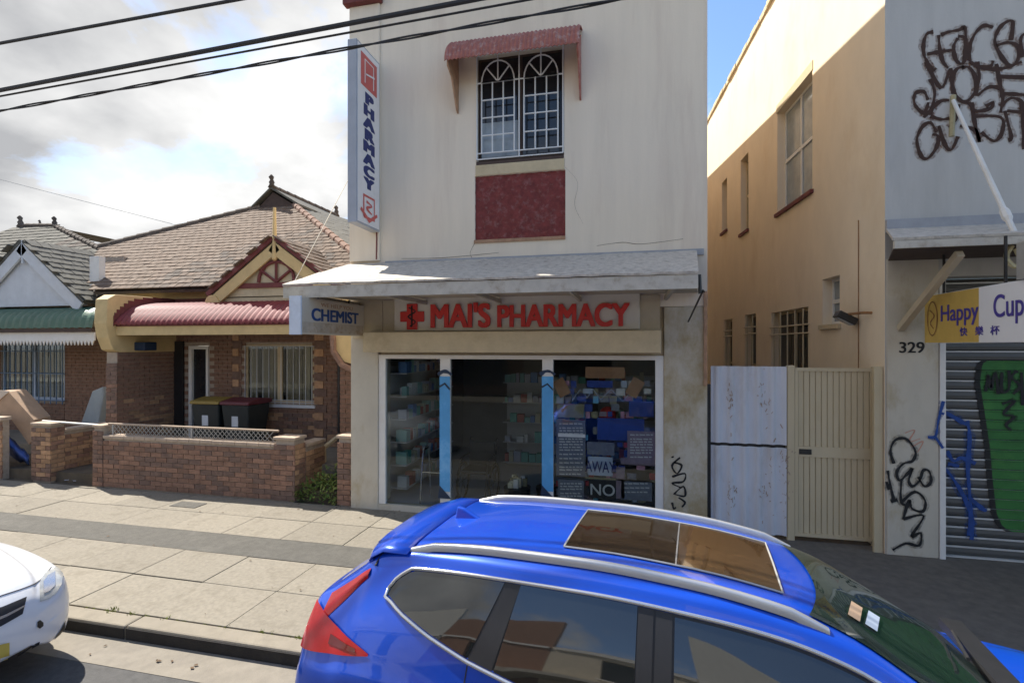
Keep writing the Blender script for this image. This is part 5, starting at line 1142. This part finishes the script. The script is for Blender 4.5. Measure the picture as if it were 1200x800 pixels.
# discarded furniture and rubbish by the path
bx_ = thing('cardboard_carton', 'large tilted brown cardboard carton tipped over on the left path', 'carton', pv(25, 540, 8.1))
f5 = [pv(-28, 478, 7.95), pv(0, 458, 7.95), pv(10, 459, 7.95), pv(40, 492, 7.95), pv(40, 512, 7.95), pv(34, 521, 7.95), pv(10, 487, 7.95), pv(-28, 489, 7.95)]
MB().prism(f5, (-.35, .55, 0)).build('body', 'cardboard', bx_, bevel=.01)
f6 = [pv(-28, 476, 7.94), pv(0, 457, 7.94), pv(12, 458, 7.94), pv(-2, 470, 7.94)]; MB().prism(f6, (0, -.012, 0)).build('flap', 'cardboard_top', bx_)
m_ = MB(); 
G = [[pv(8+26*i/8, 508+(i*3.2)+(22-1.2*i)*j/5+rnd.uniform(-2, 2), 8.0-.25*math.sin(j*.7)+rnd.uniform(-.03, .03)) for j in range(6)] for i in range(9)]
m_.grid(G); tag(m_.build('blue_tarpaulin', 'blue_tarp', smooth=True, solid=.01), 'crumpled blue tarpaulin under the tipped cardboard carton', 'tarpaulin')
mt_ = thing('old_mattress', 'pale grey padded board leaning on the left verandah', 'board', pv(100, 500, 8.9))
MB().prism([pv(93, 500, 8.95), pv(108, 458, 9.1), pv(120, 453, 9.1), pv(122, 462, 9.1), pv(114, 500, 8.95)], (.0, .16, 0)).build('padded_panel', 'mattress', mt_, bevel=.02)
for i, (px, py, w_, d_, h_, mm, lab) in enumerate(((24, 552, .35, .2, .05, 'paper', 'flattened white paper on the path by the left pier'), (92, 553, .42, .25, .12, 'cardboard', 'low torn brown box at the path entrance'), (95, 548, .28, .16, .2, 'paper', 'crumpled white packet on top of the torn box'), (85, 562, .3, .1, .05, 'product_6', 'small grey wrapper on the pavement edge'))):
    c = pz(px, py, PAV+.02); m_ = MB(); n_ = 6
    G = [[(c[0]-w_/2+w_*a/n_+rnd.uniform(-.02, .02), c[1]-d_/2+d_*b/n_+rnd.uniform(-.02, .02), c[2]+h_*math.sin(math.pi*a/n_)*math.sin(math.pi*b/n_)*rnd.uniform(.6, 1.2)) for b in range(n_+1)] for a in range(n_+1)]
    m_.grid(G); tag(m_.build('litter', mm, solid=.004), lab, 'litter')
# ================================================================== OPPOSITE SIDE OF THE STREET (mirrored in the windows)
ob = thing('opposite_terrace', 'long beige terrace across the street behind the viewer', 'building', (0, -11.5, 0))
mat('opposite_brick', (.30, .16, .10), .9, .2, 5); mat('opposite_pale', (.66, .64, .58), .85, .1, 3); mat('opposite_grey', (.34, .34, .34), .85, .1, 3)
for k in range(8):
    a_ = -22+5.5*k; om = MB(); slab(om, a_, a_+5.49, -11.8, -11.5, -.1, (7.2, 10.5, 9.2, 6.8, 10.0, 8.2, 9.6, 7.0)[k], [(a_+2, a_+3.3, 4.2, 6.2), (a_+1.5, a_+4.6, .6, 2.6)]); om.build('wall', ('opposite_render', 'opposite_pale', 'opposite_brick', 'opposite_render', 'opposite_pale', 'opposite_grey', 'opposite_render', 'opposite_brick')[k], ob, weld=True)
    MB().box(a_+1.85, a_+3.45, -11.5, -11.42, 4.08, 4.19).build('sill', 'paint_white', ob); MB().box(a_+.1, a_+5.4, -11.5, -11.40, 6.5, 6.7).build('cornice', 'paint_white', ob)
for k in range(8): box('window', 'window_dark', ob, -22+2+5.5*k, -22+3.3+5.5*k, -11.75, -11.7, 4.2, 6.2); box('shop_window', 'window_dark', ob, -22+1.5+5.5*k, -22+4.6+5.5*k, -11.74, -11.69, .6, 2.6)
box('awning', 'awning_fascia', ob, -22, 22, -11.5, -9.3, 3.2, 3.4)
struct(MB().box(-60, 60, -11.5, -8.0, -.15, .12).build('far_pavement', 'concrete_gutter'))
# ================================================================== CABLES
def cable(name, label, a, b, r, v=4.0, sag=.0, twist=False):
    p0_, p1_ = pv(*a, v), pv(*b, v); A_, B_ = Vector(p0_), Vector(p1_); D_ = B_-A_; A_ -= D_*3.5; B_ += D_*2.0
    m_ = MB(); n_ = 40; Lt = (B_-A_).length; pts = []
    for k in range(n_+1): t = k/n_; p = A_.lerp(B_, t); p.z += -sag*4*t*(1-t)*0; pts.append(tuple(p))
    if twist:
        n_ = int(Lt/.09)
        for s in (0, 1): m_.tube([tuple(A_.lerp(B_, k/n_)+Vector((0, math.cos(k*.4+s*math.pi), math.sin(k*.4+s*math.pi)))*r*1.15) for k in range(n_+1)], r, 4, cap=False)
    else: m_.tube(pts, r, 6)
    return tag(m_.build(name, 'wire_black'), label, 'cable', 'overhead cables along the street')
cable('overhead_cable', 'topmost single overhead cable crossing the upper left sky', (0, 51), (278, 0), .016)
cable('overhead_cable', 'thickest overhead cable, second from the top at the left edge', (0, 106), (555, 0), .022, 4.0)
cable('overhead_cable', 'thin overhead cable just under the thickest one', (0, 113), (620, 0), .010, 4.05)
cable('overhead_cable', 'lowest overhead cable made of two loosely twisted wires', (0, 130), (725, 0), .008, 4.1, twist=True)
sv_ = MB(); sv_.tube([pv(345, 330, 8.6), pv(402, 222, 9.6), pv(430, 170, 10.0)], .008, 4); tag(sv_.build('service_wire', 'galv'), 'thin service wire rising from the brick house towards the street', 'cable')
sv_ = MB(); sv_.tube([pv(-40, 200, 16), pv(60, 226, 16), pv(200, 262, 16), pv(300, 300, 16)], .012, 4); tag(sv_.build('service_wire', 'galv'), 'thin distant wire sloping down across the clouds behind the roofs', 'cable')
# ================================================================== CARS
def pchip(xs, Y, xq):
    """smooth monotone-ish interpolation of rows of Y (n,m) at xq"""
    xs = np.array(xs, float); Y = np.array(Y, float); h = np.diff(xs); d = np.diff(Y, axis=0)/h[:, None]; m = np.zeros_like(Y)
    m[0], m[-1] = d[0], d[-1]
    for i in range(1, len(xs)-1):
        w1 = 2*h[i]+h[i-1]; w2 = h[i]+2*h[i-1]; s = d[i-1]*d[i]
        with np.errstate(all='ignore'): mm = (w1+w2)/(w1/d[i-1]+w2/d[i])
        m[i] = np.where(s > 0, np.nan_to_num(mm), 0)
    i = np.clip(np.searchsorted(xs, xq)-1, 0, len(xs)-2); t = ((xq-xs[i])/h[i])[:, None]; H = h[i][:, None]
    return (2*t**3-3*t**2+1)*Y[i]+(t**3-2*t**2+t)*H*m[i]+(-2*t**3+3*t**2)*Y[i+1]+(t**3-t**2)*H*m[i+1]
SRX0, SRX1 = 1.43, 2.52
from mathutils.bvhtree import BVHTree
class Car:
    """lofted car body: keys are (x, half width, sill z, belt z, roof edge half width, roof edge z, top z), x forward"""
    def __init__(s, keys, x0, y0, yaw, bulge=.02):
        s.k = np.array(keys, float); s.o = Vector((x0, y0, 0)); s.c, s.s = math.cos(yaw), math.sin(yaw); s.bulge = bulge
    def W(s, p): return (s.o.x+p[0]*s.c-p[1]*s.s, s.o.y+p[0]*s.s+p[1]*s.c, p[2])
    def L(s, p): dx, dy = p[0]-s.o.x, p[1]-s.o.y; return (dx*s.c+dy*s.s, -dx*s.s+dy*s.c, p[2])
    def row(s, x): return pchip(s.k[:, 0], s.k[:, 1:], np.array([x]))[0]
    def sec(s, x):
        w_, z0, zb, yr, ze, zt = s.row(x)
        p = [(w_*.80, z0), (w_*.96, z0+.05), (w_, z0+(zb-z0)*.55), (w_-.012, zb-.09), (w_-.045, zb), ((w_-.045+yr)/2+s.bulge, (zb+ze)/2), (yr, ze), (yr-.055, ze+(zt-ze)*.62), (yr*.62, zt-(zt-ze)*.10), (0, zt)]
        return cr(p, 4)
    def body(s, xs):
        m_ = MB(); G = []
        for x in xs:
            q = s.sec(x); r = [s.W((x, -y, z)) for y, z in q]+[s.W((x, y, z)) for y, z in q[::-1][1:]]; G.append(r)
        m_.grid(G); m_.face(G[0]); m_.face(G[-1]); 
        m_.face([G[0][0]]+[g[0] for g in G[1:]]+[g[-1] for g in G[::-1]])
        bmesh.ops.remove_doubles(m_.b, verts=m_.b.verts, dist=1e-4); bmesh.ops.recalc_face_normals(m_.b, faces=m_.b.faces)
        s.bvh = BVHTree.FromBMesh(m_.b); return m_
    def hit(s, px, py, off=.006):
        d = Vector(ray(px, py)).normalized(); h = s.bvh.ray_cast(Vector((0, 0, CH)), d)
        if h[0] is None: return None
        n = h[1] if h[1].dot(d) < 0 else -h[1]
        return h[0]+n*off
    def down(s, x, y, off=.006):
        p = s.W((x, y, 3)); h = s.bvh.ray_cast(Vector(p), Vector((0, 0, -1))); return None if h[0] is None else s.L(h[0]+Vector((0, 0, off)))
    def side(s, x, z, off=.006):
        q = s.sec(x); best = None
        for i in range(len(q)-1):
            a, b = q[i], q[i+1]
            if (a[1]-z)*(b[1]-z) <= 0 and abs(a[1]-b[1]) > 1e-6: y = a[0]+(b[0]-a[0])*(z-a[1])/(b[1]-a[1]); best = y
        if best is None: best = max(p[0] for p in q)-.03
        return best+off
    def patch(s, top, bot, n, m, off=.006):
        """grid on the body between two outlines given as points of the photograph, returned in car coordinates"""
        T = resamp(top, n); B_ = resamp(bot, n); G = []
        for a, b in zip(T, B_):
            r = []
            for j in range(m+1):
                t = j/m; h = s.hit(a[0]+(b[0]-a[0])*t, a[1]+(b[1]-a[1])*t, off); r.append(None if h is None else s.L(h))
            G.append(r)
        return G
    def put(s, G, name, m, parent, mirror=False, solid=0):
        m_ = MB(); sg = -1 if mirror else 1
        for i in range(len(G)-1):
            for j in range(len(G[0])-1):
                f = [G[i][j], G[i+1][j], G[i+1][j+1], G[i][j+1]]
                if any(p is None for p in f): continue
                m_.face([s.W((p[0], p[1]*sg, p[2])) for p in f])
        return m_.build(name, m, parent, weld=True, smooth=True, solid=solid)
def resamp(pts, n):
    P = [Vector((p[0], p[1], 0)) for p in pts]; L_ = [0]
    for i in range(1, len(P)): L_.append(L_[-1]+(P[i]-P[i-1]).length)
    out = []
    for k in range(n+1):
        d = L_[-1]*k/n; i = 1
        while i < len(L_)-1 and L_[i] < d: i += 1
        t = (d-L_[i-1])/max(L_[i]-L_[i-1], 1e-9); q = P[i-1].lerp(P[i], t); out.append((q.x, q.y))
    return out
def wheels(car, t, xs, y, r=.34):
    for x in xs:
        for sg in (-1, 1):
            m_ = MB(); pts = [(x+(r-.06)*math.cos(a), sg*y, r+(r-.06)*math.sin(a)) for a in [2*math.pi*k/22 for k in range(22)]]
            m_.tube([car.W(p) for p in pts], .075, 8, closed=True); wo_ = m_.build('wheel', 'rubber', t, smooth=True)
            h_ = MB()
            for k in range(5): a = 2*math.pi*k/5; h_.tube([car.W((x, sg*(y+.05), r)), car.W((x+(r-.1)*math.cos(a), sg*(y+.05), r+(r-.1)*math.sin(a)))], .03, 6)
            h_.build('rim', 'rail_silver', wo_)
# ---- blue car
BK = [(-.09, .66, .50, .84, .56, 1.02, 1.08), (-.05, .82, .42, .97, .68, 1.22, 1.28), (.06, .87, .36, 1.02, .69, 1.29, 1.36), (.22, .89, .32, 1.04, .67, 1.40, 1.48), (.30, .90, .30, 1.06, .66, 1.46, 1.55),
 (.38, .905, .29, 1.07, .655, 1.50, 1.61), (.6, .915, .27, 1.08, .66, 1.535, 1.645), (1.1, .925, .25, 1.07, .68, 1.565, 1.68), (1.6, .925, .25, 1.05, .685, 1.57, 1.685), (2.1, .925, .25, 1.03, .68, 1.545, 1.66),
 (2.5, .92, .25, 1.02, .66, 1.49, 1.605), (2.75, .92, .25, 1.01, .66, 1.42, 1.54), (3.1, .915, .25, 1.0, .69, 1.23, 1.35), (3.4, .91, .25, .99, .74, 1.07, 1.165), (3.55, .91, .26, .98, .78, 1.01, 1.08),
 (3.9, .90, .28, .95, .76, .99, 1.05), (4.3, .86, .30, .87, .70, .91, .96), (4.52, .76, .36, .74, .55, .76, .80), (4.6, .55, .45, .66, .4, .66, .68)]
BX, BY, BYAW = (-1.74, 3.35, R(-6.8))
BK = [(k[0], k[1]*.95, k[2]*.97, k[3]*.97, k[4]*.88, k[5]*.97, k[6]*.97) for k in BK]
bc = Car(BK, BX, BY, BYAW)
bt = thing('parked_car', 'bright blue hatchback car with roof rails and glass sunroof in the foreground', 'car', (bc.W((2.3, 0, 0))[0], bc.W((2.3, 0, 0))[1], 0))
xs = sorted(set(list(np.linspace(-.09, .4, 20))+list(np.linspace(.4, 2.6, 34))+list(np.linspace(2.6, 4.6, 34))))
bc.body(xs).build('body', 'car_blue', bt, smooth=True)
def bp_(px, py): h = bc.hit(px, py, 0); return None if h is None else tuple(round(q, 2) for q in bc.L(h))
for q in ((360, 765), (366, 718), (433, 745), (457, 690), (500, 669), (588, 675), (548, 768), (606, 678), (780, 700), (825, 706), (1000, 775), (668, 640), (690, 603), (915, 678), (905, 625), (990, 730), (968, 650), (483, 632), (971, 717), (562, 592), (541, 597), (1130, 730), (440, 645), (620, 800), (780, 798)): print('px', q, bp_(*q))
for sgn in (1, -1):
    mir = sgn < 0
    def side_patch(name, mm, f_lo, f_hi, xa, xb, n, off=.007, lean0=0, lean1=0):
        G = []
        for i in range(n+1):
            r = []
            for j in range(9):
                t = j/8; x = (xa+(xb-xa)*i/n); x_ = x+(lean0*(1-i/n)+lean1*i/n)*t
                z = f_lo(x_)+(f_hi(x_)-f_lo(x_))*t; r.append((x_, -bc.side(x_, z, off), z))
            G.append(r)
        return bc.put(G, name, mm, bt, mir)
    zhi = lambda x: float(bc.row(x)[4])-.008
    zbelt = lambda x: float(np.interp(x, [.5, .62, .8, 1.04, 1.4, 1.9, 2.5, 3.3], [1.365, 1.31, 1.25, 1.185, 1.115, 1.075, 1.045, .985]))
    zq = zbelt
    QX0, QX1, QT = .50, 1.06, 1.365
    zhq = lambda x: min(zhi(x), QT+.015+1.1*max(0, x-QX0)**.62*.35)
    side_patch('window_surround', 'black_plastic', lambda x: zq(x)+.002, lambda x: max(zq(x)+.003, min(zhi(x), zhq(x))), QX0, 3.27, 40, .0035)
    q = side_patch('quarter_window', 'car_glass', zq, lambda x: max(zq(x)+.004, zhq(x)), QX0, QX1-.02, 14, lean1=.14)
    side_patch('door_pillar', 'black_plastic', zbelt, zhi, QX1-.01, QX1+.12, 4, .008, lean0=.14, lean1=.09)
    side_patch('rear_window', 'car_glass', zbelt, zhi, QX1+.13, 1.86, 16, lean0=.08)
    side_patch('door_pillar', 'black_plastic', zbelt, zhi, 1.865, 1.935, 3, .009); side_patch('door_pillar', 'black_plastic', zbelt, zhi, 1.945, 2.02, 3, .009)
    side_patch('front_window', 'car_glass', zbelt, lambda x: max(zbelt(x)+.003, zhi(x)-.01), 2.03, 3.28, 26)
    # bright trim round the glass
    tr = MB(); up1 = [(x, -bc.side(x, zhi(x)+.012, .010), zhi(x)+.012) for x in np.linspace(QX0+.22, 3.25, 50)]
    qq = [(x, -bc.side(x, zhq(x)+.012, .010), zhq(x)+.012) for x in np.linspace(QX0, QX0+.2, 8)]
    lo1 = [(x, -bc.side(x, zq(x)-.012, .010), zq(x)-.012) for x in np.linspace(QX0-.01, 3.25, 60)]
    ring = [bc.W((p[0], p[1]*sgn, p[2])) for p in (qq+up1)]; tr.tube(ring, .011, 6); tr.tube([ring[0]]+[bc.W((p[0], p[1]*sgn, p[2])) for p in lo1], .011, 6)
    tr.build('window_trim', 'chrome', bt, smooth=True)
    # roof rail
    ry = .50*-sgn; rp0 = []
    for i, x in enumerate(np.linspace(.56, 2.68, 30)):
        d = bc.down(x, ry, 0); e = min(i, 29-i); rp0.append((x, ry*(1-.0), d[2]+min(.034, .004+.014*e)))
    rl_ = MB(); G = []
    for p in rp0: G.append([bc.W((p[0], p[1]+a, p[2]+b)) for a, b in ((-.019, -.034), (-.019, .0), (-.009, .008), (.009, .008), (.019, .0), (.019, -.034))])
    rl_.grid(G); rl_.build('roof_rail', 'rail_silver', bt, smooth=True)
    # tail lamp: upright strip and wrapped lower lens
    G = []
    for i in range(17):
        t_ = i/16; x = .07+.26*t_; ze_ = float(bc.row(x)[4]); zt_ = float(bc.row(x)[5]); r = []
        for j in range(7):
            z = ze_-.085*(1-t_)-.03+(.085*(1-t_)+.045)*j/6; r.append((x, -bc.side(x, z, .016*(1-abs(j-3)/3.6)+.002), z))
        G.append(r)
    if mir: G = G[8:]
    lo_ = bc.put(G, 'tail_lamp', 'lamp_red', bt, mir)
    G = []
    for i in range(15):
        x = -.03+.50*(i/14)**1.2; r = []; t_ = i/14; za = 1.02+.07*t_**1.5; zb_ = 1.225-.07*t_-.055*t_*t_
        for j in range(7):
            z = za+(zb_-za)*j/6; r.append((x, -bc.side(x, z, .018*(1-t_)+.006), z))
        G.append(r)
    if mir: G = G[8:]
    bc.put(G, 'lower_lens', 'lamp_red', lo_, mir)
    G2 = [[(p[0]*1.0, p[1]-.004, p[2]) for p in r[2:5]] for r in (G[1:5] if mir else G[7:13])]; bc.put(G2, 'lens_inset', 'lamp_red_dark', lo_, mir)
    # mirror
    mi = MB(); bmesh.ops.create_uvsphere(mi.b, u_segments=14, v_segments=8, radius=1, matrix=Matrix.Translation(bc.W((3.05, -sgn*1.02, 1.06))) @ Matrix.Rotation(BYAW, 4, 'Z') @ Matrix.Diagonal((.08, .13, .085, 1))); mi.build('side_mirror', 'car_blue', bt, smooth=True)
    # panel gap lines
    gp = MB()
    for (x0_, dx) in ((1.02, .05), (1.94, 0)):
        pts = []
        for z in np.linspace(.35, zbelt(x0_)-.01, 14): pts.append(bc.W((x0_+dx*(z-.6), -sgn*bc.side(x0_+dx*(z-.6), z, .0005), z)))
        gp.tube(pts, .004, 4)
    pts = [bc.W((.36+.10*(k/8), -sgn*(float(bc.row(.36+.1*k/8)[3])*(1-k/8*.9)), (bc.down(.36+.1*k/8, -sgn*float(bc.row(.36+.1*k/8)[3])*(1-k/8*.9)*.98, .001) or (0, 0, 1.6))[2])) for k in range(9)]
    gp.tube(pts, .006, 4); gp.build('panel_gap', 'black_plastic', bt)
# windscreen, sunroof, spoiler, fin
def roof_patch(name, m, f, x0_, x1_, nx_, ny_, off=.006):
    G = []
    for i in range(nx_+1):
        x = x0_+(x1_-x0_)*i/nx_; hw = f(x); r = []
        for j in range(ny_+1):
            y = -hw+2*hw*j/ny_; r.append(bc.down(x-.0, y, off))
        G.append(r)
    return bc.put(G, name, m, bt)
G = []
for i in range(19):
    r = []
    for j in range(25):
        y_ = -1+2*j/24; x = 2.70+.12*0+(3.52-2.70)*i/18-.10*(abs(y_)**2.2)*(1-i/18)*0.9-.12*abs(y_)**2*(i/18); w_ = .455+.12*(i/18); r.append(bc.down(x, y_*w_, .008))
    G.append(r)
bc.put(G, 'windscreen', 'car_glass_green', bt)
SRM = SRX0+.55*(SRX1-SRX0)
sr = roof_patch('sunroof', 'sunroof_dark', lambda x: .335, SRX0, SRM, 14, 14, .007)
roof_patch('sunroof', 'sunroof', lambda x: .335, SRM, SRX1, 14, 14, .007)
sb_ = roof_patch('sunroof_seam', 'chrome', lambda x: .335, SRM-.010, SRM-.002, 1, 14, .010)
em_ = MB(); edge = [bc.down(x, y, .008) for x, y in [(SRX0, -.335), (SRX0, -.2), (SRX0, 0), (SRX0, .2), (SRX0, .335)]+[(SRX0+(SRX1-SRX0)*k/8, .335) for k in range(1, 9)]+[(SRX1, .2), (SRX1, 0), (SRX1, -.2), (SRX1, -.335)]+[(SRX1-(SRX1-SRX0)*k/8, -.335) for k in range(1, 9)]]
em_.tube([bc.W(p) for p in edge], .006, 5); em_.build('sunroof_seal', 'galv', sr)
sp = MB(); G = []
for j in range(21):
    y = -.56+1.12*j/20; e = (abs(y)/.56)**4; zt_ = (bc.down(.55, y*.94, 0) or (0, 0, 1.6))[2]
    G.append([bc.W((a, y*(1 if a > .3 else .97), b)) for a, b in ((.56, zt_+.004), (.40, zt_-.002), (.27+.05*e, zt_-.028-.02*e), (.235+.06*e, zt_-.052-.02*e), (.26+.06*e, zt_-.085-.02*e), (.38, zt_-.075))])
sp.grid(G); sp.build('spoiler', 'car_blue', bt, smooth=True, solid=.006)
fi = MB(); z_ = bc.down(.66, 0, 0)[2]
fi.prism([bc.W((.60, -.028, z_-.02)), bc.W((.80, -.028, z_-.02)), bc.W((.80, -.02, z_+.0)), bc.W((.66, -.008, z_+.060)), bc.W((.61, -.006, z_+.068))], tuple(Vector(bc.W((0, .036, 0)))-Vector(bc.W((0, 0, 0))))); fi.build('antenna_fin', 'car_blue', bt, bevel=.012)
wi = MB(); wi.tube([bc.W((3.52, .55, 1.10)), bc.W((3.40, .05, 1.19))], .010, 5); wi.build('wiper', 'black_plastic', bt)
cw = MB(); cw.prism([bc.W((3.50, -.66, 1.065)), bc.W((3.62, -.68, 1.05)), bc.W((3.62, .68, 1.05)), bc.W((3.50, .66, 1.065))], (0, 0, .05)); cw.build('cowl', 'black_plastic', bt)
wheels(bc, bt, (.95, 3.62), .80)
# permit and paper seen against the top corner of the windscreen
for (px, py, s_, mm) in ((992, 722, .055, 'cardboard'), (1012, 733, .04, 'poster_pale')):
    h = bc.hit(px, py, .014)
    if h: 
        m_ = MB(); h2 = bc.hit(px+14, py+9, .014); h3 = bc.hit(px+4, py-16, .014)
        if h2 and h3: m_.face([h, h2, h2+(h3-h), h3]); m_.build('permit_sticker', mm, bt)
# ---- white car
WK = [(-4.5, .55, .35, .8, .4, .84, .86), (-4.4, .78, .28, .92, .6, .96, 1.0), (-4.0, .86, .25, .96, .6, 1.2, 1.24), (-3.4, .875, .22, .95, .58, 1.36, 1.43), (-2.6, .88, .2, .93, .6, 1.38, 1.47), (-2.1, .88, .2, .92, .6, 1.34, 1.44), (-1.6, .88, .2, .90, .62, 1.10, 1.20), (-1.25, .875, .2, .87, .68, .95, 1.02), (-.9, .865, .2, .84, .66, .90, .965), (-.5, .84, .2, .77, .60, .82, .885), (-.25, .79, .19, .70, .54, .745, .80), (-.1, .70, .20, .62, .46, .665, .705), (-.03, .58, .24, .55, .40, .60, .63), (0, .42, .3, .5, .3, .53, .55)]
wcx, wcy, wyaw = (-4.78, 2.86, R(0))
wcar = Car(WK, wcx, wcy, wyaw)
wt = thing('white_car', 'white sedan parked by the kerb, its front corner showing at the left edge', 'car', (wcx-2, wcy, 0))
xs = sorted(set(list(np.linspace(-4.5, -1.3, 30))+list(np.linspace(-1.3, -.2, 24))+list(np.linspace(-.2, 0, 16))))
wcar.body(xs).build('body', 'car_white', wt, smooth=True)
def wp(name, mm, top, bot, n=12, m=6, off=.006, par=None):
    G = wcar.patch(top, bot, n, m, off); return wcar.put(G, name, mm, par or wt)
hl = wp('headlight', 'lamp_clear', [(46, 682), (52, 672), (66, 664), (73, 672)], [(46, 705), (56, 702), (66, 694), (72, 684)], off=.008)
wp('headlight_inset', 'chrome', [(50, 682), (56, 674), (64, 670)], [(50, 696), (57, 693), (64, 686)], off=.012, par=hl)
wp('grille', 'black_plastic', [(-60, 722), (0, 712), (31, 699)], [(-60, 755), (0, 734), (26, 719)], off=.006)
wp('grille_bar', 'chrome', [(-60, 738), (0, 723), (28, 709)], [(-60, 741), (0, 726), (28, 711)], n=8, m=1, off=.012)
wp('fog_lamp', 'metal_dark', [(43, 728), (46, 726), (50, 729)], [(43, 734), (46, 736), (50, 733)], off=.008)
wp('bumper_vent', 'black_plastic', [(63, 748), (72, 735), (76, 726)], [(62, 750), (70, 745), (75, 737)], off=.006)
wp('lower_intake', 'black_plastic', [(-60, 800), (10, 775), (46, 751)], [(-60, 830), (10, 792), (44, 762)], off=.006)
pl = wp('number_plate', 'plate_yellow', [(-40, 768), (0, 754), (9, 752)], [(-40, 796), (0, 778), (9, 775)], off=.02)
bn = MB(); pts = [wcar.hit(px, py, .001) for px, py in cr([(-40, 712), (0, 698), (30, 688), (46, 680), (60, 664)], 4)]; pts = [p for p in pts if p is not None]
if len(pts) > 2: bn.tube(pts, .005, 4); bn.build('panel_gap', 'black_plastic', wt)
for sgn in (1, -1):
    G = []
    for i in range(14):
        x = -3.6+2.0*i/13; r = []
        for j in range(6):
            a = float(wcar.row(x)[2])+.03; b = max(a+.01, float(wcar.row(x)[4])-.03); z = a+(b-a)*j/5; r.append((x, -wcar.side(x, z, .007), z))
        G.append(r)
    wcar.put(G, 'side_window', 'car_glass', wt, sgn < 0)
G = [[wcar.down(-2.05+.75*i/10, (-1+2*j/12)*(.52+.1*i/10), .008) for j in range(13)] for i in range(11)]; wcar.put(G, 'windscreen', 'car_glass', wt)
wheels(wcar, wt, (-3.6, -.9), .80, .31)
